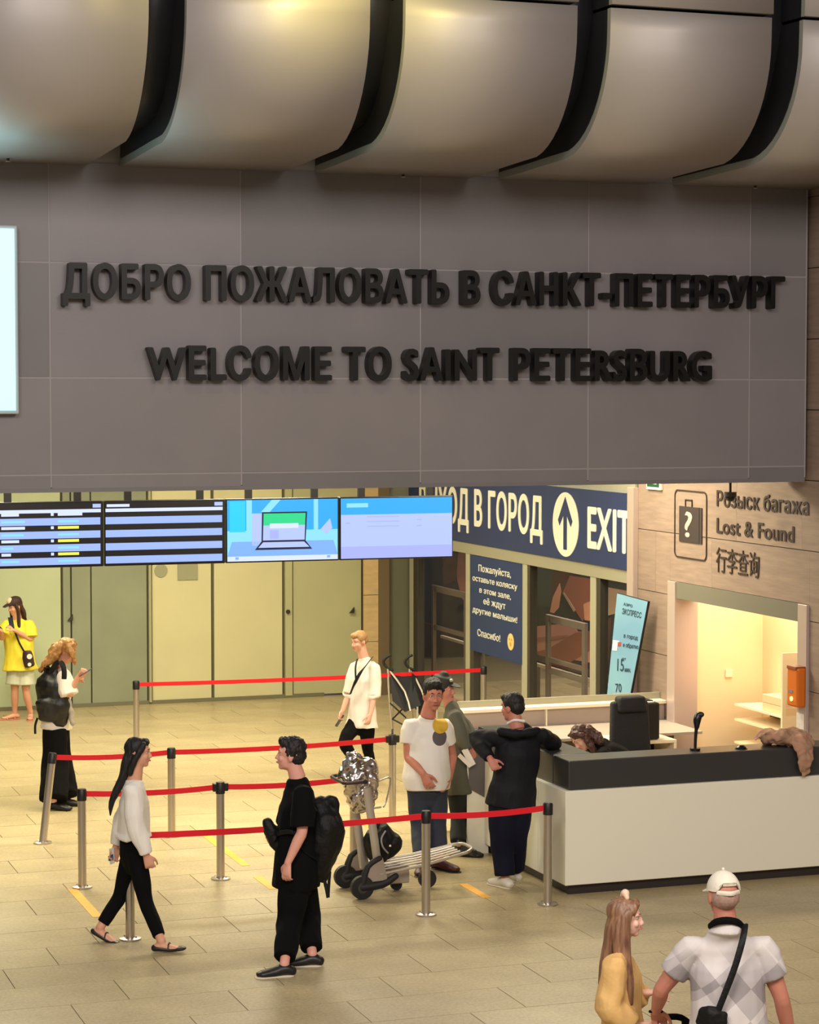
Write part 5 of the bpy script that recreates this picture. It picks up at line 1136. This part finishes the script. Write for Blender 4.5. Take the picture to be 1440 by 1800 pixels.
for dx in (-.13, .24):
    MB().obox(V((cc.x, cc.y, .13))+ff(dx, .40, 0), Rv, Fh, Zv, .018, .42, .018, .006).build('platform_tube', m_steel, tr)
    for dy in (0, .78): w0 = V((cc.x, cc.y, .065))+ff(dx, dy, 0); MB().tube([w0-Rv*.02, w0+Rv*.02], .064, seg=20).build('wheel', m_shoe, tr)

# ---- 10 woman in yellow T-shirt
p = P('person, woman in yellow T-shirt, grey shorts and dark cap by the frosted wall', 28.95, (216, 150, 120), hs=.98, g=.9)
p.joints(hd=(26, 1066, 0), nk=(31, 1086, .02), shR=(12, 1098, .02), shL=(51, 1098, 0), elR=(4, 1122, -.12), wrR=(2, 1108, -.3), elL=(54, 1124, -.05), wrL=(26, 1108, -.22),
         hipR=(27, 1172, 0), hipL=(44, 1172, 0), knR=(26, 1215, -.02), knL=(46, 1216, -.02), anR=('g', 26, 1264), anL=('g', 54, 1264))
p.head((-.72, -.64, -.25)).build(tf={'L': (.1, -1), 'R': (-.9, -.4)}, vox=.008, handR={'c': .6, 'd': (-.4, -.3, .5)}, handL={'c': .8, 'd': (-.6, -.2, .5)}); p.face()
p.top(mat('yellow_cloth', (232, 214, 60), .75, var=.06), hem=.04, sl=.85, ease=.06, r0=.09, r1=.10, name='t_shirt', amp=.012, flare=1.12, vox=.01)
p.pants(mat('pale_denim', (196, 198, 176), .8, var=.12, vscale=6), wide=.035, cuff=.13, end=.36, name='shorts', vox=.01, amp=.006)
m_sd = mat('sandal_pink', (196, 120, 100), .5)
for q in 'LR':
    an = p.J['an'+q]; td = p.ft[q]; sdv = td.cross(Zv); b = an-Zv*.08; o = MB().tube([b-td*.06, b+td*.06, b+td*.16, b+td*.2], [.036, .038, .045, .03], side=sdv, asp=.2, seg=12, sub=2, cap='round').build('sandal', m_sd, p.root)
    MB().tube([b+td*.11+sdv*.042, b+td*.10+Zv*.05, b+td*.11-sdv*.042], .01, seg=6, sub=3).build('sandal_strap', m_sd, o); MB().tube([b+td*.0+sdv*.036, b+td*.04+Zv*.085, b-sdv*.036], .007, seg=6, sub=3).build('sandal_strap', m_sd, o)
mb = MB(); p.hell(mb, (0, -.024, .035), (.082, .096, .082))
for q in (-1, 1): p.htube(mb, [(q*.055, .02, .05), (q*.08, .01, -.04), (q*.085, .03, -.15), (q*.085, .06, -.25), (q*.08, .07, -.34)], [.03, .036, .036, .034, .015], side=(1, 0, 0), asp=.6, seg=10, sub=3, cap='round')
p.htube(mb, [(0, -.06, 0), (0, -.09, -.1), (.0, -.11, -.25)], [.08, .07, .03], side=(1, 0, 0), asp=.5, seg=12, sub=3, cap='round'); blob('hair', mb, h_brown, p.root, vox=.008, sm=2, amp=.006, scale=24, stretch=(1, 1, .2))
cp = empty('dark_cap', p.H(0, 0, .08), 'dark brown cap with pale front panel on the woman in yellow', 'cap')
mb = MB(); p.hell(mb, (0, -.01, .062), (.088, .104, .075), 20, 12); p.htube(mb, [(0, .08, .055), (0, .14, .045), (0, .165, .035)], [.07, .06, .035], side=(1, 0, 0), asp=.12, seg=12, sub=2); blob('cap_shell', mb, mat('cap_brown', (54, 32, 32), .7), cp, vox=.008, sm=2)
mb = MB(); p.hell(mb, (0, .045, .085), (.05, .054, .05)); mb.build('front_panel', mat('cap_peach', (230, 196, 170), .7), cp, smooth=True)
phone(p.J['wrL']+ff(-.04, -.03, .10), ff(.9, -.4, 0).normalized(), ff(-.1, -.3, .95).normalized(), 'phone held to the mouth of the woman in yellow'); phone(p.J['wrR']+ff(-.04, -.06, .06), ff(.9, .4, 0).normalized(), ff(-.3, -.6, .5).normalized(), 'phone held out at the left edge by the woman in yellow')
hb = empty('crossbody_bag', p.at(50, 1172, -.2), 'small dark crossbody bag with pale emblem on the woman in yellow', 'bag')
mb = MB(); mb.tube([p.at(52, 1170, -.2), p.at(49, 1156, -.2), p.at(48, 1146, -.2)], [.07, .075, .06], side=Rv, asp=.4, seg=14, sub=2, cap='round'); blob('bag_body', mb, mat('bag_brown_black', (50, 28, 28), .5), hb, vox=.008, sm=2)
for z_ in (1154, 1168): q_ = p.at(52, z_, -.235); MB().tube([q_, q_-Fh*.01], .034 if z_ < 1160 else .024, seg=16).build('emblem', mat('emblem_offwhite', (232, 222, 206), .5), hb)
strap([p.at(44, 1148, -.2), p.at(34, 1130, -.2), p.at(27, 1112, -.17), p.at(20, 1094, -.06)], .012, m_bag, hb, 'strap', side=Rv)

# ---- 11 blonde woman with backpack
p = P('person, woman with wavy blonde hair, white blouse and wide black trousers', 22.9, (232, 178, 150), hs=1.0, g=.92)
p.joints(hd=(118, 1145, 0), nk=(104, 1166, 0), shR=(112, 1186, -.15), shL=(102, 1182, .17), elR=(122, 1222, -.2), wrR=(136, 1192, -.22), elL=(112, 1218, .2), wrL=(134, 1196, .0),
         hipR=(96, 1285, -.09), hipL=(100, 1283, .09), knR=(96, 1348, -.09), knL=(106, 1346, .09), anR=('g', 94, 1424), anL=('g', 113, 1417))
p.head((.86, -.12, -.45), (.4, 0, .9)).build(tf={'L': (1, 0), 'R': (.95, -.2)}, handR={'d': (.6, -.1, .6), 'c': .8, 'n': (-.4, .8, .3)}, handL={'c': .7}); p.face(brow=(150, 110, 70))
p.top(m_white, hem=-.02, sl=1.0, ease=.04, r0=.085, r1=.095, cuff=.1, name='blouse', amp=.014, scale=7)
mb = MB(); c = p.pc; mb.tube([p.at(128, 1272, -.12), p.at(124, 1250, -.12), p.at(117, 1228, -.13)], [.05, .06, .05], side=Fh, asp=.6, seg=12, sub=2, cap='round'); t = blob('knotted_jacket', mb, mat('grey_knit', (168, 160, 146), .8), p.root, vox=.009, sm=3, amp=.012, scale=10)
p.pants(mat('black_trouser', (9, 9, 10), .9, spec=.15), wide=.05, cuff=.15, end=.975, amp=.012, scale=5, knee=.14); p.shoes(m_shoe)
m_bl = mat('hair_blonde', (208, 158, 92), .45, var=.3, vscale=26, rgb2=(142, 96, 52))
mb = MB(); p.hell(mb, (0, -.024, .040), (.088, .102, .088), 18, 12)
for o_ in (-.05, .0, .05): mb.tube([p.H(o_, -.03, .08), p.at(100, 1140, o_*1.6), p.at(90, 1158, o_*2), p.at(80, 1168, o_*2.2), p.at(72, 1178, o_*2)], [.07, .075, .065, .05, .02], side=Fh, asp=.8, seg=12, sub=4, cap='round')
mb.tube([p.H(.05, .02, .08), p.at(122, 1140, -.1), p.at(128, 1155, -.12), p.at(131, 1168, -.12)], [.04, .05, .048, .025], side=Fh, asp=.7, seg=12, sub=3, cap='round'); mb.tube([p.H(-.05, .02, .08), p.at(126, 1145, .1), p.at(131, 1160, .12)], [.04, .05, .03], seg=12, sub=3, cap='round')
blob('hair', mb, m_bl, p.root, vox=.008, sm=2, amp=.020, scale=11)
bk = empty('backpack', p.at(90, 1275, -.05), 'black leather-look backpack worn by the blonde woman', 'backpack', 'backpacks worn by travellers')
mb = MB(); mb.tube([p.at(100, 1268, -.1), p.at(96, 1240, -.1), p.at(90, 1205, -.1), p.at(92, 1182, -.1)], [.13, .20, .18, .09], side=ff(.85, -.5, 0), asp=.62, seg=18, sub=3, cap='round'); mb.tube([p.at(84, 1262, -.2), p.at(82, 1235, -.2)], [.10, .12], side=Rv, asp=.5, seg=14, cap='round'); blob('bag_body', mb, mat('bag_leather_black', (20, 20, 21), .42), bk, vox=.009, sm=3, amp=.012, scale=7)
strap([p.at(88, 1186, -.15), p.at(96, 1170, -.17), p.at(106, 1163, -.18), p.at(113, 1180, -.24), p.at(110, 1215, -.24), p.at(104, 1240, -.2)], .026, m_bag, bk, 'shoulder_strap', side=Rv); strap([p.at(80, 1186, -.15), p.at(79, 1174, -.15), p.at(86, 1172, -.15), p.at(92, 1184, -.15)], .012, m_bag, bk, 'grab_handle'); strap([p.at(66, 1262, -.15), p.at(62, 1275, -.15), p.at(62, 1290, -.15)], .012, m_bag, bk, 'hanging_strap', side=Rv)
phone(p.J['wrR']+ff(.09, -.02, .06), ff(.35, -.85, .25).normalized(), ff(.75, .3, .45).normalized(), 'phone held up by the blonde woman', mat('phone_navy', (50, 56, 76), .3))

# ================================================================ LUGGAGE CART
m_cs = mat('cart_steel', (196, 190, 178), .35, metal=.6); m_rub = mat('rubber_black', (24, 24, 26), .6)
g0 = onz(628, 1578, 0); O = V((g0.x+.10, g0.y+.16, 0)); lc = empty('luggage_cart', O, 'steel airport luggage cart with black wheel arms beside the queue post', 'luggage cart')
def L(x, y, z): return O+V((x, y, z))
for y_ in (-.23, .23):
    w0 = L(-.08, y_, .10); MB().tube([w0-EY*.025, w0+EY*.025], .098, seg=24).build('wheel', m_rub, lc)
    MB().tube([w0-EY*.028, w0+EY*.028], .045, seg=16).build('hub', mat('hub_dark', (56, 56, 56), .5), lc)
    mb = MB(); mb.tube([L(-.08, y_, .10), L(-.03, y_, .27), L(.08, y_, .335)], [.035, .026, .022], side=EY, asp=1, seg=10, sub=3, cap='round'); mb.tube([L(-.08, y_, .10), L(.10, y_, .115), L(.22, y_, .175)], [.04, .034, .026], side=EY, asp=1, seg=10, sub=3, cap='round'); mb.build('wheel_arm', m_rub, lc, smooth=True)
    MB().prism([L(-.05, y_-.012, .14), L(.14, y_-.012, .15), L(.10, y_-.012, .34), L(-.01, y_-.012, .29)], (0, .024, 0)).build('side_plate', mat('plate_grey', (170, 158, 146), .45, metal=.3), lc)
    
    MB().tube([L(.08, y_, .20), L(.5, y_*.9, .25), L(.88, y_*.75, .32)], .014, seg=10, sub=2).build('platform_tube', m_cs, lc, smooth=True)
for y_, dx in ((-.20, .02), (.06, -.03)):
    MB().tube([L(.06+dx, y_, .20), L(.01+dx, y_, .55), L(-.05+dx, y_, .93)], .036, side=EX, asp=.55, seg=12).build('column', m_cs, lc, smooth=True)
for k in range(4): y_ = -.13+.087*k; MB().tube([L(.06, y_, .21), L(.5, y_*.9, .255), L(.84, y_*.8, .32)], .009, seg=8, sub=2).build('platform_bar', m_cs, lc, smooth=True)
MB().tube([L(.88, -.17, .32), L(.94, -.12, .335), L(.95, .0, .34), L(.94, .12, .335), L(.88, .17, .32)], .015, seg=10, sub=3).build('front_bumper', m_cs, lc, smooth=True)
MB().obox(L(.96, 0, .30), EX, EY, EZ, .02, .15, .03, .01).build('rubber_bumper', m_rub, lc)
w0 = L(.30, 0, .075); MB().obox(L(.30, 0, .15), EX, EY, EZ, .09, .09, .075, .01).build('castor_housing', mat('plate_grey', (170, 158, 146), .45, metal=.3), lc)
w0 = L(.58, 0, .08); MB().tube([w0-EY*.02, w0+EY*.02], .078, seg=20).build('wheel', m_rub, lc); MB().tube([w0+V((0, 0, .02)), L(.56, 0, .26)], .02, seg=8).build('fork', m_rub, lc)
w0 = L(.30, 0, .05); MB().tube([w0-EY*.02, w0+EY*.02], .048, seg=16).build('wheel', m_rub, lc)
MB().tube([L(-.06, -.26, .99), L(-.06, .26, .99)], .02, seg=12).build('handle_bar', m_rub, lc)
MB().tube([L(-.06, -.24, .99), L(-.22, -.24, .985), L(-.24, -.16, .985), L(-.24, .1, .985), L(-.18, .16, .985), L(-.06, .16, .99)], .015, seg=8, sub=2).build('brake_handle', mat('handle_maroon', (54, 24, 26), .5), lc)
# basket + foil-wrapped parcel on the handle
fo = empty('foil_wrapped_parcel', L(-.04, 0, .8), 'crumpled silver foil parcel sitting on top of the luggage cart handle', 'parcel')
m_foil = mat('silver_foil', (205, 198, 194), .2, metal=1.0)
mb = MB(); mb.tube([L(-.04, 0, 1.01), L(-.05, 0, 1.06), L(-.07, 0, 1.11), L(-.08, 0, 1.16)], [.175, .16, .12, .08], side=EX, asp=.8, seg=18, sub=2, cap='round')
blob('upper_bundle', mb, m_foil, fo, vox=.009, sm=1, amp=.03, scale=10)
mb = MB(); mb.tube([L(-.03, -.06, .76), L(-.03, -.06, .86), L(-.03, -.06, .985)], [.11, .145, .15], side=EX, asp=.7, seg=16, sub=2, cap='round'); blob('lower_bundle', mb, m_foil, fo, vox=.009, sm=1, amp=.026, scale=12)
MB().tube([L(.07, -.24, .99), L(.20, -.15, .99), L(.18, -.1, .80), L(.12, -.2, .76)], .008, seg=6, sub=3).build('basket_wire', m_cs, lc); MB().tube([L(-.10, -.2, .99), L(-.10, -.2, .84), L(-.02, -.2, .76), L(.1, -.2, .76)], .008, seg=6, sub=3).build('basket_wire', m_cs, lc)
bg = empty('black_rucksack', L(.32, 0, .26), 'rounded black rucksack resting on the luggage cart platform', 'bag')
mb = MB(); mb.tube([L(.14, 0, .35), L(.14, 0, .44), L(.14, 0, .53), L(.12, 0, .57)], [.11, .125, .10, .05], side=EX, asp=1.25, seg=18, sub=3, cap='round'); mb.tube([L(.22, 0, .37), L(.24, 0, .42), L(.21, 0, .48)], [.10, .11, .07], side=EX, asp=1.1, seg=16, sub=3, cap='round'); blob('bag_body', mb, m_bag, bg, vox=.009, sm=3, amp=.010, scale=8)
MB().tube([L(.15, -.165, .55), L(.11, -.175, .49), L(.12, -.18, .42), L(.17, -.17, .36)], .008, seg=6, sub=4).build('piping', mat('piping_grey', (150, 148, 146), .4), bg, smooth=True); MB().sph(L(.19, -.165, .42), .010).build('reflector', mat('reflector_white', (240, 236, 226), .2), bg)
# ================================================================ PUSHCHAIR
S0 = ond(718, 1262, 27.3); S0.z = 0; st = empty('folding_pushchair', S0, 'black umbrella-fold pushchair parked by the farthest red belt', 'pushchair')
m_pc = mat('pushchair_black', (20, 20, 24), .7); m_pf = mat('pushchair_frame', (196, 188, 176), .4, metal=.5)
def Q(px, py, dt=0): return ond(px, py, 27.3+dt)
for a_, dt in ((0, 0), (38, .15)):
    MB().tube([Q(682+a_, 1172, dt), Q(684+a_, 1220, dt), Q(690+a_, 1288, dt+.1)], .013, seg=8, sub=2).build('frame_tube', m_pf, st)
    MB().tube([Q(690+a_, 1178, dt), Q(679+a_, 1172, dt), Q(674+a_, 1163, dt), Q(680+a_, 1155, dt), Q(686+a_, 1152, dt)], .017, seg=8, sub=3, cap='round').build('handle', m_pc, st, smooth=True)
    MB().tube([Q(686+a_, 1180, dt), Q(712+a_*.8, 1216, dt-.15), Q(722+a_*.8, 1250, dt-.3)], .012, seg=8, sub=2).build('frame_tube', m_pf, st)
    for dd, px in ((-.3, 734), (.1, 690)):
        w0 = Q(px+a_*.9, 1300, dt+dd); w0.z = .06; MB().tube([w0-Rv*.012, w0+Rv*.012], .058, seg=18).build('wheel', m_rub, st)
        MB().tube([w0, w0+ff(0, .0, .38)], .012, seg=8).build('leg_tube', m_pf, st)
mb = MB(); mb.prism([Q(686, 1184), Q(724, 1188, .1), Q(740, 1240, -.1), Q(712, 1252, -.2), Q(690, 1232, -.1)], Fh*.05); mb.build('seat_fabric', m_pc, st)
mb = MB(); mb.prism([Q(724, 1178, .1), Q(752, 1220, .1), Q(742, 1262, -.1), Q(726, 1240, -.1)], Fh*.05); mb.build('side_fabric', m_pc, st)
MB().tube([Q(686, 1236), Q(714, 1262, -.1)], .01, seg=8).build('cross_brace', m_pc, st); MB().tube([Q(714, 1240, -.1), Q(690, 1264)], .01, seg=8).build('cross_brace', m_pc, st); MB().tube([Q(690, 1264), Q(720, 1280, -.1), Q(740, 1262, 0)], .01, seg=8).build('cross_brace', m_pc, st)
a_ = Q(698, 1206, -.03); MB().obox(a_, Rv, Fh, Zv, .04, .004, .006).obox(a_+Zv*-.035, Rv, Fh, Zv, .03, .004, .006).build('woven_label', m_wh, st, kind='stuff')
# ================================================================ done
finalize()
